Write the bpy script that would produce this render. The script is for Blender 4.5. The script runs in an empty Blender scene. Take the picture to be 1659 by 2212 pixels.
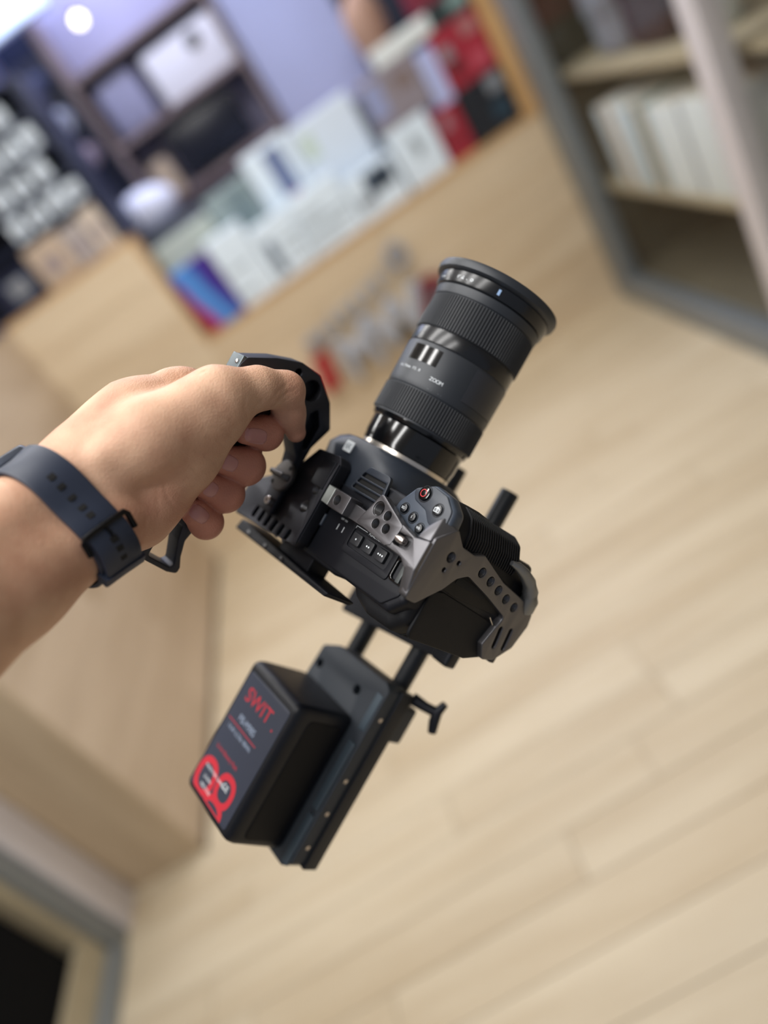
import bpy, bmesh, math, random
import numpy as np
from mathutils import Vector, Matrix, Euler
random.seed(7)
SC = bpy.context.scene
COL = SC.collection

# ------------------------------------------------------------------ camera
EYE = Vector((0, 0, 1.5))
VIEW = np.array([[0.8350315543731707, -0.17422849448086275, -0.5218876650312987],
                 [-0.5387697472642724, -0.45128606004633576, -0.7113846016316056],
                 [-0.11157716000006959, 0.8752058750469504, -0.4707071421250202]])
FPX = 1600.0
cd = bpy.data.cameras.new('view_camera')
cam = bpy.data.objects.new('view_camera', cd)
COL.objects.link(cam)
m3 = Matrix(VIEW.tolist()).transposed()
cam.matrix_world = Matrix.Translation(EYE) @ Matrix(((m3[0][0], -m3[0][1], -m3[0][2], 0), (m3[1][0], -m3[1][1], -m3[1][2], 0), (m3[2][0], -m3[2][1], -m3[2][2], 0), (0, 0, 0, 1)))
cd.sensor_fit = 'VERTICAL'; cd.sensor_height = 36.0
cd.lens = 36.0 * FPX / 2212.0
cd.clip_start = 0.02
cd.dof.use_dof = True
cd.dof.focus_distance = 0.455
cd.dof.aperture_fstop = cd.lens / 15.5
SC.camera = cam

# ------------------------------------------------------------------ world and light
w = bpy.data.worlds.new('shop_ambient'); SC.world = w; w.use_nodes = True
w.node_tree.nodes['Background'].inputs[0].default_value = (0.80, 0.86, 1.0, 1)
w.node_tree.nodes['Background'].inputs[1].default_value = 0.30

def area(name, loc, sx, sy, watt, col=(1, 0.97, 0.93), rot=(0, 0, 0)):
    l = bpy.data.lights.new(name, 'AREA'); l.shape = 'RECTANGLE'; l.size = sx; l.size_y = sy
    l.energy = watt; l.color = col
    o = bpy.data.objects.new(name, l); COL.objects.link(o); o.location = loc; o.rotation_euler = rot
    return o
for x, y, wt in ((-0.35, 0.86, 17), (-0.35, 0.28, 17), (-0.35, -0.38, 17), (-0.75, 2.35, 25), (0.55, 2.35, 25)):
    area('ceiling_tube', (x, y, 2.72), 1.3, 0.13, wt, (1.0, 0.985, 0.965))
area('back_room_light', (0.0, 4.0, 2.66), 1.6, 0.5, 30, (0.76, 0.81, 1.0))
SC.view_settings.view_transform = 'Standard'
SC.view_settings.look = 'None'
SC.view_settings.exposure = -0.1
SC.view_settings.gamma = 1.0
SC.view_settings.use_curve_mapping = False
try:
    SC.cycles.use_denoising = True
    SC.cycles.max_bounces = 7; SC.cycles.diffuse_bounces = 4; SC.cycles.glossy_bounces = 4; SC.cycles.transparent_max_bounces = 8
    SC.cycles.caustics_reflective = False; SC.cycles.caustics_refractive = False
except Exception:
    pass

# ------------------------------------------------------------------ helpers
def lin(r, g, b):
    f = lambda c: (c / 255 / 12.92) if c / 255 <= 0.04045 else ((c / 255 + 0.055) / 1.055) ** 2.4
    return (f(r), f(g), f(b), 1)

MATS = {}
def mat(name, col, rough=0.5, metal=0.0, bump=0.0, bscale=200.0, var=0.0, vscale=30.0, spec=0.5, emit=0.0, coat=0.0):
    if name in MATS: return MATS[name]
    m = bpy.data.materials.new(name); m.use_nodes = True; MATS[name] = m
    nt = m.node_tree; b = nt.nodes['Principled BSDF']
    c = lin(*col)
    b.inputs['Base Color'].default_value = c
    b.inputs['Roughness'].default_value = rough
    b.inputs['Metallic'].default_value = metal
    b.inputs['Specular IOR Level'].default_value = spec
    if coat: b.inputs['Coat Weight'].default_value = coat; b.inputs['Coat Roughness'].default_value = 0.08
    if emit:
        b.inputs['Emission Color'].default_value = c; b.inputs['Emission Strength'].default_value = emit
    tc = nt.nodes.new('ShaderNodeTexCoord')
    if var:
        n = nt.nodes.new('ShaderNodeTexNoise'); n.inputs['Scale'].default_value = vscale; n.inputs['Detail'].default_value = 4
        r = nt.nodes.new('ShaderNodeValToRGB')
        r.color_ramp.elements[0].position = 0.3; r.color_ramp.elements[1].position = 0.7
        r.color_ramp.elements[0].color = tuple(v * (1 - var) for v in c[:3]) + (1,)
        r.color_ramp.elements[1].color = tuple(min(1, v * (1 + var)) for v in c[:3]) + (1,)
        nt.links.new(tc.outputs['Object'], n.inputs['Vector']); nt.links.new(n.outputs['Fac'], r.inputs['Fac'])
        nt.links.new(r.outputs['Color'], b.inputs['Base Color'])
    if bump:
        n = nt.nodes.new('ShaderNodeTexNoise'); n.inputs['Scale'].default_value = bscale; n.inputs['Detail'].default_value = 3
        bp = nt.nodes.new('ShaderNodeBump'); bp.inputs['Strength'].default_value = bump; bp.inputs['Distance'].default_value = 0.0005
        nt.links.new(tc.outputs['Object'], n.inputs['Vector']); nt.links.new(n.outputs['Fac'], bp.inputs['Height'])
        nt.links.new(bp.outputs['Normal'], b.inputs['Normal'])
    return m

def wood(name, light, dark, axis=0, scale=1.0, rough=0.45):
    """light oak boards: long streaks along one axis, tone of its own for each board"""
    m = bpy.data.materials.new(name); m.use_nodes = True
    nt = m.node_tree; b = nt.nodes['Principled BSDF']; b.inputs['Roughness'].default_value = rough
    b.inputs['Specular IOR Level'].default_value = 0.3
    tc = nt.nodes.new('ShaderNodeTexCoord'); oi = nt.nodes.new('ShaderNodeObjectInfo')
    mp = nt.nodes.new('ShaderNodeMapping')
    s = [11.0 * scale] * 3; s[axis] = 1.3 * scale
    mp.inputs['Scale'].default_value = s
    add = nt.nodes.new('ShaderNodeVectorMath'); add.operation = 'ADD'
    mul = nt.nodes.new('ShaderNodeVectorMath'); mul.operation = 'SCALE'; mul.inputs['Scale'].default_value = 1.0
    cmb = nt.nodes.new('ShaderNodeCombineXYZ')
    mm = nt.nodes.new('ShaderNodeMath'); mm.operation = 'MULTIPLY'; mm.inputs[1].default_value = 37.0
    nt.links.new(oi.outputs['Random'], mm.inputs[0])
    for k in range(3): nt.links.new(mm.outputs[0], cmb.inputs[k])
    nt.links.new(tc.outputs['Object'], mp.inputs['Vector']); nt.links.new(mp.outputs[0], add.inputs[0]); nt.links.new(cmb.outputs[0], add.inputs[1])
    n = nt.nodes.new('ShaderNodeTexNoise'); n.inputs['Scale'].default_value = 1.0; n.inputs['Detail'].default_value = 5; n.inputs['Roughness'].default_value = 0.6
    nt.links.new(add.outputs[0], n.inputs['Vector'])
    mix = nt.nodes.new('ShaderNodeMath'); mix.operation = 'MULTIPLY_ADD'; mix.inputs[1].default_value = 0.22; 
    nt.links.new(oi.outputs['Random'], mix.inputs[0]); 
    sub = nt.nodes.new('ShaderNodeMath'); sub.operation = 'SUBTRACT'; sub.inputs[1].default_value = 0.11
    nt.links.new(n.outputs['Fac'], sub.inputs[0]); nt.links.new(sub.outputs[0], mix.inputs[2])
    r = nt.nodes.new('ShaderNodeValToRGB')
    r.color_ramp.elements[0].position = 0.25; r.color_ramp.elements[1].position = 0.72
    r.color_ramp.elements[0].color = lin(*dark); r.color_ramp.elements[1].color = lin(*light)
    nt.links.new(mix.outputs[0], r.inputs['Fac']); nt.links.new(r.outputs['Color'], b.inputs['Base Color'])
    MATS[name] = m
    return m

def link(o, parent=None):
    COL.objects.link(o)
    if parent is not None: o.parent = parent
    return o

def tag(o, label=None, cat=None, group=None, kind=None):
    if label: o['label'] = label
    if cat: o['category'] = cat
    if group: o['group'] = group
    if kind: o['kind'] = kind
    return o

def mesh_obj(name, verts, faces, material, parent=None, smooth=False, label=None):
    me = bpy.data.meshes.new(name); me.from_pydata([tuple(v) for v in verts], [], [tuple(int(i) for i in f) for f in faces]); me.update()
    if smooth: me.polygons.foreach_set('use_smooth', [True] * len(me.polygons))
    o = bpy.data.objects.new(name, me); me.materials.append(material); link(o, parent)
    if label: o['label'] = label
    return o

def bm_obj(name, bm, material, parent=None, smooth=False, angle=None, label=None):
    bmesh.ops.recalc_face_normals(bm, faces=bm.faces)
    me = bpy.data.meshes.new(name); bm.to_mesh(me); bm.free()
    if smooth or angle is not None: me.polygons.foreach_set('use_smooth', [True] * len(me.polygons))
    if angle is not None: me.set_sharp_from_angle(angle=math.radians(angle))
    me.materials.append(material)
    o = bpy.data.objects.new(name, me); link(o, parent)
    if label: o['label'] = label
    return o

def box_bm(lo, hi, bevel=0.0, seg=2, s=1.0):
    bm = bmesh.new()
    bmesh.ops.create_cube(bm, size=1.0)
    for v in bm.verts:
        for k in range(3): v.co[k] = (lo[k] if v.co[k] < 0 else hi[k]) * s
    if bevel: bmesh.ops.bevel(bm, geom=list(bm.edges), offset=bevel * s, segments=seg, affect='EDGES', profile=0.6)
    return bm

def box(name, lo, hi, material, parent=None, bevel=0.0, seg=2, label=None):
    return bm_obj(name, box_bm(lo, hi, bevel, seg), material, parent, angle=35 if bevel else None, label=label)

# ------------------------------------------------------------------ materials
M_floor = wood('floor_oak', (211, 197, 171), (189, 171, 142), axis=0, scale=1.0, rough=0.42)
M_wall = wood('counter_oak', (218, 201, 174), (196, 174, 143), axis=0, scale=1.0, rough=0.5)
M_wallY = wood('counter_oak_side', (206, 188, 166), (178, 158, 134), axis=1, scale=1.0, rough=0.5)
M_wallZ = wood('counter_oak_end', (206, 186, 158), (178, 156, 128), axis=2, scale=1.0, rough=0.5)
M_edge = mat('oak_edge_band', (190, 152, 104), 0.5, var=0.1, vscale=8)
M_alu = mat('brushed_aluminium', (132, 138, 142), 0.45, 0.35, var=0.04, vscale=12)
M_alu_l = mat('satin_aluminium', (212, 208, 212), 0.45, 0.1, var=0.03, vscale=12)
M_glass = bpy.data.materials.new('cabinet_glass'); M_glass.use_nodes = True
_n = M_glass.node_tree; _n.nodes.clear()
_o = _n.nodes.new('ShaderNodeOutputMaterial'); _t = _n.nodes.new('ShaderNodeBsdfTransparent'); _t.inputs[0].default_value = (0.985, 0.99, 0.988, 1)
_g = _n.nodes.new('ShaderNodeBsdfGlossy'); _g.inputs['Roughness'].default_value = 0.03; 
_m = _n.nodes.new('ShaderNodeMixShader'); _m.inputs[0].default_value = 0.045; _n.links.new(_t.outputs[0], _m.inputs[1]); _n.links.new(_g.outputs[0], _m.inputs[2]); _n.links.new(_m.outputs[0], _o.inputs[0])
M_shelf = mat('shelf_board', (172, 160, 134), 0.55, var=0.12, vscale=6)
M_dim = mat('cabinet_lining', (92, 86, 70), 0.7, var=0.15, vscale=5)
M_white = mat('white_card', (222, 230, 232), 0.55, var=0.03, vscale=10)
M_lilac = mat('lilac_wall_panel', (176, 184, 226), 0.6, var=0.04, vscale=3)
M_wallback = mat('shop_wall_paint', (166, 166, 200), 0.7, var=0.06, vscale=3)
M_navy = mat('navy_panel', (24, 34, 64), 0.5, var=0.2, vscale=6)
M_black = mat('black_card', (22, 26, 34), 0.5, var=0.15, vscale=9)
M_red = mat('red_card', (152, 34, 52), 0.5, var=0.12, vscale=9)
M_grey = mat('grey_card', (128, 134, 142), 0.6, var=0.1, vscale=9)
M_taupe = mat('taupe_card', (134, 126, 134), 0.6, var=0.12, vscale=9)
M_tan = mat('tan_card', (186, 168, 150), 0.6, var=0.1, vscale=9)
M_blue = mat('slate_blue_print', (98, 112, 150), 0.6, var=0.1, vscale=9)
M_teal = mat('teal_spine', (122, 148, 146), 0.6, var=0.1, vscale=9)
M_letter = mat('sign_silver_letter', (168, 172, 182), 0.35, 0.2, var=0.04, vscale=12)
M_letter_red = mat('sign_red_letter', (158, 26, 34), 0.4, var=0.08, vscale=12)
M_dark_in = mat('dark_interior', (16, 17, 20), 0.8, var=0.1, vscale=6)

# ================================================================== THE ROOM
def structure(name, bm, material, parent=None, label=None):
    o = bm_obj(name, bm, material, parent)
    if parent is None: o['kind'] = 'structure'
    if label: o['label'] = label
    return o

# floor: sub-floor with planks laid crosswise as separate pieces
floor = structure('floor', box_bm((-2.6, -1.6, -0.06), (2.6, 3.32, -0.012)), M_edge)
floor['label'] = 'light oak plank floor'
plank_me = None
def plank_mesh(L, W):
    bm = box_bm((0, 0, -0.012), (L, W - 0.0025, 0.0)); bmesh.ops.recalc_face_normals(bm, faces=bm.faces)
    me = bpy.data.meshes.new('plank'); bm.to_mesh(me); bm.free(); me.materials.append(M_floor); return me
PW = 0.128
pm = {L: plank_mesh(L - 0.002, PW) for L in (1.22, 0.61, 0.86)}
row = 0
y = -1.5
while y < 3.30:
    x = -2.55 - 0.37 * ((row * 7) % 3)
    k = row
    while x < 1.9:
        L = (1.22, 0.86, 1.22, 0.61)[k % 4]; k += 1
        if x + L > -2.6:
            o = bpy.data.objects.new('plank', pm[L]); link(o, floor); o.location = (x, y, 0)
        x += L
    y += PW; row += 1

# back wall: low oak counter front with the sign, taller panel at the left, boards as pieces
wall_back = structure('wall_back', box_bm((-1.30, 3.335, 0.0), (1.10, 3.40, 0.90)), M_edge)
wall_back['label'] = 'oak clad counter front under the product boxes'
def board(parent, lo, hi, material, bevel=0.0):
    return bm_obj('board', box_bm(lo, hi, bevel, 1), material, parent)
zb = [0.0, 0.152, 0.305, 0.457, 0.61, 0.762, 0.90]
for a, b in zip(zb[:-1], zb[1:]):
    xs = [-1.25, -0.608, 0.30, 1.09] if int(a * 10) % 2 else [-1.25, -0.608, -0.1, 1.09]
    for x0, x1 in zip(xs[:-1], xs[1:]):
        board(wall_back, (x0 + 0.001, 3.312, a + 0.001), (x1 - 0.001, 3.335, b - 0.001), M_wall)
for a, b in ((0.90, 1.065), (1.065, 1.23), (1.23, 1.40)):
    board(wall_back, (-1.25, 3.312, a + 0.001), (-0.609, 3.40, b - 0.001), M_wall)
bm_obj('edge_band', box_bm((-1.25, 3.309, 1.40), (-0.600, 3.46, 1.418)), M_edge, wall_back)
bm_obj('edge_band', box_bm((-0.609, 3.309, 0.918), (-0.594, 3.46, 1.40)), M_edge, wall_back)
bm_obj('counter_top', box_bm((-0.609, 3.308, 0.90), (1.09, 4.10, 0.918)), M_edge, wall_back)
# right return of the opening
trim = structure('trim_1', box_bm((1.03, 3.309, 0.918), (1.09, 3.46, 2.4)), M_edge)
trim['label'] = 'upright oak edge beside the glass cabinet'

# left run: oak clad counter side and its end panel
wall_left = structure('wall_left', box_bm((-1.60, 1.625, 0.0), (-1.272, 3.40, 1.40)), M_edge)
wall_left['label'] = 'oak clad side of the counter running to the back wall'
zl = [0.0, 0.2, 0.4, 0.6, 0.8, 1.0, 1.2, 1.40]
for i, (a, b) in enumerate(zip(zl[:-1], zl[1:])):
    ys = [1.605, 2.2 + 0.2 * (i % 3), 3.311]
    for y0, y1 in zip(ys[:-1], ys[1:]):
        board(wall_left, (-1.272, y0 + 0.001, a + 0.001), (-1.25, y1 - 0.001, b - 0.001), M_wallY)
for x0, x1 in ((-1.60, -1.515), (-1.515, -1.385), (-1.385, -1.25)):
    board(wall_left, (x0 + 0.001, 1.60, 0.001), (x1 - 0.001, 1.625, 1.40), M_wallZ)
strip_l = structure('foot_strip_left', box_bm((-1.252, 1.594, 0.0), (-1.243, 3.31, 0.018)), mat('dark_foot_strip', (92, 78, 62), 0.7))  # thin dark strip along the foot of the counter side
strip_l['label'] = 'thin dark strip at the counter foot'

# ceiling and far walls
ceil = structure('ceiling', box_bm((-2.6, -1.6, 2.80), (2.6, 5.0, 2.86)), mat('ceiling_paint', (225, 225, 226), 0.8))
ceil['label'] = 'white shop ceiling'
far = structure('wall_far', box_bm((-2.6, 4.42, 0.0), (2.6, 4.50, 2.80)), M_wallback)
far['label'] = 'blue grey display wall behind the counter'
wr = structure('wall_right', box_bm((1.72, -1.6, 0.0), (1.80, 4.42, 2.80)), mat('side_wall_paint', (168, 164, 156), 0.8))
wr['label'] = 'plain wall behind the glass cabinet'
wl2 = structure('wall_side', box_bm((-2.6, -1.6, 0.0), (-2.5, 4.42, 2.80)), mat('side_wall_paint', (168, 164, 156), 0.8))
wl2['label'] = 'plain shop side wall'

# ------------------------------------------------------------------ glass cabinet on the right
def empty(name, loc, label, cat, group=None):
    o = bpy.data.objects.new(name, None); COL.objects.link(o); o.location = loc; o.empty_display_size = 0.05
    return tag(o, label, cat, group)
def rel(lo, hi, org): return tuple(a - b for a, b in zip(lo, org)), tuple(a - b for a, b in zip(hi, org))
def kid(root, name, lo, hi, material, bevel=0.0, label=None):
    l, h = rel(lo, hi, root.location)
    return box(name, l, h, material, root, bevel, label=label)

gc = empty('glass_cabinet', (1.4, 2.2, 0), 'aluminium framed glass cabinet holding books, standing on the oak floor', 'cabinet')
kid(gc, 'bottom_rail', (1.09, 0.62, 0.0), (1.16, 3.31, 0.115), M_alu, 0.004)
kid(gc, 'front_post', (1.09, 3.16, 0.115), (1.16, 3.31, 2.3), M_alu, 0.004)
kid(gc, 'front_post', (1.085, 1.985, 0.115), (1.15, 2.075, 2.3), M_alu_l, 0.004)
kid(gc, 'front_post', (1.09, 0.62, 0.115), (1.16, 0.72, 2.3), M_alu, 0.004)
kid(gc, 'top_rail', (1.09, 0.62, 2.2), (1.16, 3.31, 2.3), M_alu, 0.004)
kid(gc, 'floor_panel', (1.16, 0.62, 0.06), (1.70, 3.31, 0.10), M_dim)
kid(gc, 'back_panel', (1.68, 0.62, 0.10), (1.71, 3.31, 2.3), M_dim)
kid(gc, 'side_panel', (1.16, 3.28, 0.10), (1.68, 3.31, 2.3), M_dim)
for z in (0.50, 0.965, 1.45):
    kid(gc, 'shelf', (1.175, 0.66, z), (1.66, 3.27, z + 0.03), M_shelf, 0.002)
kid(gc, 'glass_pane', (1.118, 2.075, 0.115), (1.124, 3.16, 2.2), M_glass)
kid(gc, 'glass_pane', (1.118, 0.72, 0.115), (1.124, 1.985, 2.2), M_glass)

def book(y, t, h, d, material, z, label, lean=0.0, group='books in the glass cabinet', x=1.19):
    o = empty('book', (x, y, z), label, 'book', group)
    box('cover', (0, 0, 0), (d, t, h), material, o, 0.002)
    box('page_block', (0.006, 0.003, 0.004), (d + 0.001, t - 0.003, h + 0.001), mat('paper_edge', (226, 222, 208), 0.8), o)
    o.rotation_euler = (lean, 0, 0)
    return o
zs = 0.5305
yb = 2.12
for i, (t, mname) in enumerate([(0.17, 'w'), (0.15, 'w'), (0.018, 'g'), (0.20, 'w'), (0.035, 't'), (0.05, 'tan'), (0.03, 't'), (0.11, 'w2'), (0.05, 'w'), (0.06, 'tan'), (0.07, 'w2')]):
    mm_ = {'w': M_white, 'g': M_grey, 't': M_teal, 'tan': M_tan, 'w2': mat('pale_blue_card', (192, 206, 214), 0.55)}[mname]
    nm = {'w': 'white', 'g': 'grey', 't': 'teal', 'tan': 'tan', 'w2': 'pale blue'}[mname]
    od = ('first', 'second', 'third', 'fourth', 'fifth', 'sixth', 'seventh', 'eighth', 'ninth', 'tenth', 'eleventh', 'twelfth')[i]
    book(yb, t - 0.004, 0.325 - 0.02 * ((i * 5) % 4) / 3, 0.25, mm_, zs, '%s upright binder, %s from the pale cabinet post on the lower shelf' % (nm, od))
    yb += t
# things on the upper cabinet shelf
def jar(name, loc, prof, material, label, cat, seg=28):
    vs, fs = [], []
    n = len(prof)
    for r, z in prof:
        for k in range(seg):
            a = 2 * math.pi * k / seg; vs.append((r * math.cos(a), r * math.sin(a), z))
    for i in range(n - 1):
        for k in range(seg): fs.append((i * seg + k, i * seg + (k + 1) % seg, (i + 1) * seg + (k + 1) % seg, (i + 1) * seg + k))
    fs.append(tuple(range(seg))[::-1]); fs.append(tuple(range((n - 1) * seg, n * seg)))
    o = mesh_obj(name, vs, fs, material, None, True); o.location = loc
    return tag(o, label, cat)
jar('mug', (1.30, 2.26, 0.9955), [(0.045, 0), (0.052, 0.006), (0.055, 0.05), (0.056, 0.13), (0.053, 0.135), (0.05, 0.12)], M_white, 'white mug on the upper cabinet shelf beside the pale post', 'mug')
def bag(loc, sx, sy, sz, material, label, cat='bag', name='camera_bag'):
    o = empty(name, loc, label, cat)
    box('body', (0, 0, 0), (sx, sy, sz), material, o, min(sx, sy, sz) * 0.18, 3)
    box('flap', (-0.008, 0.01, sz * 0.55), (sx * 0.5, sy - 0.01, sz + 0.008), material, o, 0.012, 2)
    box('strap', (sx * 0.4, sy * 0.2, sz), (sx * 0.5, sy * 0.8, sz + 0.025), M_black, o, 0.006)
    return o
bag((1.24, 2.45, 0.9955), 0.25, 0.26, 0.30, mat('maroon_cloth', (48, 24, 34), 0.8), 'dark maroon bag on the upper cabinet shelf')
bag((1.24, 2.74, 0.9955), 0.22, 0.22, 0.24, M_grey, 'grey soft bag on the upper cabinet shelf beside the end panel')
bag((1.26, 1.45, 0.9955), 0.25, 0.3, 0.24, M_black, 'black bag on the upper cabinet shelf in front of the pale post')
bag((1.26, 1.50, 0.5305), 0.25, 0.3, 0.2, M_teal, 'teal soft bag on the lower cabinet shelf in front of the pale post')

# ------------------------------------------------------------------ left cabinet at the bottom of the picture
lc = empty('glass_cabinet', (-1.8, 1.1, 0), 'low aluminium framed cabinet with a dark inside, beside the oak end panel', 'cabinet')
kid(lc, 'corner_post', (-1.60, 1.47, 0.0), (-1.512, 1.592, 1.0), M_alu_l, 0.004)
kid(lc, 'inner_post', (-1.60, 1.405, 0.0), (-1.522, 1.47, 1.0), M_alu, 0.003)
kid(lc, 'bottom_rail', (-1.60, -0.4, 0.0), (-1.512, 1.405, 0.05), M_alu, 0.004)
kid(lc, 'top_rail', (-1.60, -0.4, 0.95), (-1.512, 1.405, 1.0), M_alu, 0.004)
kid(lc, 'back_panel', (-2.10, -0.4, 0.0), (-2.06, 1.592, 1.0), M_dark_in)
kid(lc, 'floor_panel', (-2.06, -0.4, 0.02), (-1.60, 1.592, 0.05), M_shelf)
kid(lc, 'inner_panel', (-1.60, 1.375, 0.05), (-1.545, 1.405, 0.95), M_shelf)
kid(lc, 'kick_panel', (-1.566, -0.4, 0.05), (-1.545, 1.375, 0.15), M_shelf)
kid(lc, 'top_panel', (-2.06, -0.4, 0.96), (-1.60, 1.592, 1.0), M_shelf)
o = empty('equipment_case', (-1.572, 0.862, 0.0505), 'black equipment case inside the low aluminium cabinet', 'case')
box('shell', (-0.36, -0.3, 0), (0.0, 0.50, 0.80), mat('case_black', (8, 9, 11), 0.9, spec=0.15), o, 0.03, 3)
box('latch', (0.0, 0.1, 0.40), (0.005, 0.16, 0.46), M_black, o, 0.003)

# ------------------------------------------------------------------ boxes on the counter
def carton(x0, x1, z0, z1, y0, dep, material, label, prints=(), group='product boxes on the counter', tilt=0.0):
    org = ((x0 + x1) / 2, y0, z0)
    o = empty('product_box', org, label, 'box', group)
    box('carton', (x0 - org[0], 0, 0), (x1 - org[0], dep, z1 - z0), material, o, 0.003, 1)
    box('lid_flap', (x0 - org[0] + 0.004, 0.004, z1 - z0), (x1 - org[0] - 0.004, dep - 0.004, z1 - z0 + 0.0015), material, o)
    for (a, b, c, d, mt) in prints:
        W, H = x1 - x0, z1 - z0
        box('printed_panel', (x0 - org[0] + a * W, -0.0012, c * H), (x0 - org[0] + b * W, 0.0, d * H), mt, o)
    o.rotation_euler = (0, 0, tilt)
    return o
# the colourful printed box
mw = bpy.data.materials.new('swirl_print'); mw.use_nodes = True
nt = mw.node_tree; bs = nt.nodes['Principled BSDF']; bs.inputs['Roughness'].default_value = 0.35
tc = nt.nodes.new('ShaderNodeTexCoord'); mp = nt.nodes.new('ShaderNodeMapping'); mp.inputs['Rotation'].default_value = (0, 0.25, 0)
ns = nt.nodes.new('ShaderNodeTexNoise'); ns.inputs['Scale'].default_value = 6; ns.inputs['Detail'].default_value = 1
vm = nt.nodes.new('ShaderNodeVectorMath'); vm.operation = 'SCALE'; vm.inputs['Scale'].default_value = 0.06
va = nt.nodes.new('ShaderNodeVectorMath'); va.operation = 'ADD'
sx = nt.nodes.new('ShaderNodeSeparateXYZ'); mr = nt.nodes.new('ShaderNodeMapRange'); mr.inputs['From Min'].default_value = -0.055; mr.inputs['From Max'].default_value = 0.15
cr = nt.nodes.new('ShaderNodeValToRGB')
stops = ((0.0, (142, 24, 62)), (0.2, (186, 44, 84)), (0.34, (70, 110, 200)), (0.56, (84, 158, 222)), (0.72, (58, 60, 160)), (1.0, (66, 34, 124)))
cr.color_ramp.elements[0].position = 0.0; cr.color_ramp.elements[1].position = 1.0
cr.color_ramp.elements[0].color = lin(*stops[0][1]); cr.color_ramp.elements[1].color = lin(*stops[-1][1])
for pos, c in stops[1:-1]: cr.color_ramp.elements.new(pos).color = lin(*c)
nt.links.new(tc.outputs['Object'], mp.inputs['Vector']); nt.links.new(tc.outputs['Object'], ns.inputs['Vector'])
nt.links.new(ns.outputs['Color'], vm.inputs[0]); nt.links.new(mp.outputs[0], va.inputs[0]); nt.links.new(vm.outputs[0], va.inputs[1])
nt.links.new(va.outputs[0], sx.inputs[0]); nt.links.new(sx.outputs['X'], mr.inputs['Value']); nt.links.new(mr.outputs[0], cr.inputs['Fac']); nt.links.new(cr.outputs['Color'], bs.inputs['Base Color'])
M_line = mat('grey_print_line', (150, 160, 166), 0.6)
M_slate = mat('slate_print', (74, 88, 106), 0.6, var=0.1, vscale=12)
YF = 3.335
Z0 = 0.9185
carton(-0.575, -0.385, Z0, 1.205, YF, 0.07, mw, 'box with a blue, red and violet swirl print on the counter')
W1 = mat('white_box_card', (216, 230, 242), 0.5, var=0.03, vscale=8)
carton(-0.378, -0.200, Z0, 1.230, YF, 0.08, W1, 'white box beside the swirl printed box', [(0.1, 0.5, 0.16, 0.2, M_line), (0.1, 0.7, 0.5, 0.53, M_line)])
carton(-0.195, 0.000, Z0, 1.17, YF, 0.08, W1, 'white box with a dark slate upright bar printed on it', [(0.14, 0.34, 0.12, 0.70, M_slate), (0.5, 0.95, 0.55, 0.60, M_line), (0.5, 0.9, 0.4, 0.44, M_line), (0.5, 0.95, 0.2, 0.24, M_line)])
carton(0.005, 0.235, Z0, 1.175, YF, 0.08, W1, 'white box with rows of grey print in the middle of the counter', [(0.06, 0.5, 0.62, 0.68, M_line), (0.06, 0.9, 0.48, 0.53, M_line), (0.06, 0.9, 0.33, 0.38, M_line), (0.06, 0.7, 0.17, 0.22, M_line)])
carton(0.240, 0.475, Z0, 1.11, YF, 0.08, W1, 'white box with a black camera picture along its top', [(0.10, 0.45, 0.30, 0.52, M_grey), (0.35, 0.90, 0.45, 0.92, M_slate), (0.52, 0.8, 0.5, 0.75, M_black)])
carton(0.490, 0.678, Z0, 1.165, YF, 0.07, W1, 'white box with small dark marks beside the red box', [(0.42, 0.58, 0.42, 0.78, M_line), (0.52, 0.62, 0.5, 0.62, M_grey)])
carton(0.690, 0.803, Z0, 1.125, YF, 0.09, M_red, 'narrow red box on the counter', [(0.25, 0.55, 0.62, 0.86, M_taupe), (0.3, 0.6, 0.25, 0.5, mat('dark_red_print', (90, 26, 34), 0.5))])
carton(0.810, 1.022, Z0, 1.140, YF, 0.09, M_black, 'black box with a pale round print at the right end of the counter', [(0.62, 0.92, 0.66, 0.94, M_grey), (0.55, 0.9, 0.2, 0.5, mat('dark_teal_print', (34, 58, 74), 0.5))])
carton(0.815, 1.025, 1.143, 1.365, YF + 0.004, 0.085, M_red, 'large red box stacked on the black box', [(0.06, 0.3, 0.5, 0.75, M_taupe), (0.6, 0.9, 0.68, 0.92, mat('pale_red_print', (158, 112, 112), 0.5)), (0.14, 0.38, 0.2, 0.5, mat('dark_red_print', (90, 26, 34), 0.5)), (0.55, 0.9, 0.12, 0.4, mat('rose_print', (176, 72, 88), 0.5))])
carton(0.740, 0.812, 1.128, 1.345, YF + 0.004, 0.085, M_lilac, 'narrow lilac box beside the stacked red box', group='product boxes on the counter')
carton(0.490, 0.735, 1.168, 1.372, YF + 0.004, 0.075, M_taupe, 'taupe box stacked on the white box', [(0.0, 0.3, 0.25, 0.9, mat('dusty_blue_print', (140, 148, 186), 0.5)), (0.55, 0.85, 0.5, 0.8, mat('umber_print', (120, 104, 100), 0.5))])
carton(0.595, 0.850, 1.374, 1.440, YF + 0.006, 0.07, mat('long_white_card', (214, 220, 220), 0.55), 'long flat white box lying over the taupe box')
carton(0.855, 1.022, 1.368, 1.45, YF + 0.006, 0.08, mat('dark_green_card', (40, 52, 54), 0.5), 'dark green box on top of the stacked red box', [(0.5, 0.95, 0.3, 0.9, M_teal)])
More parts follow.
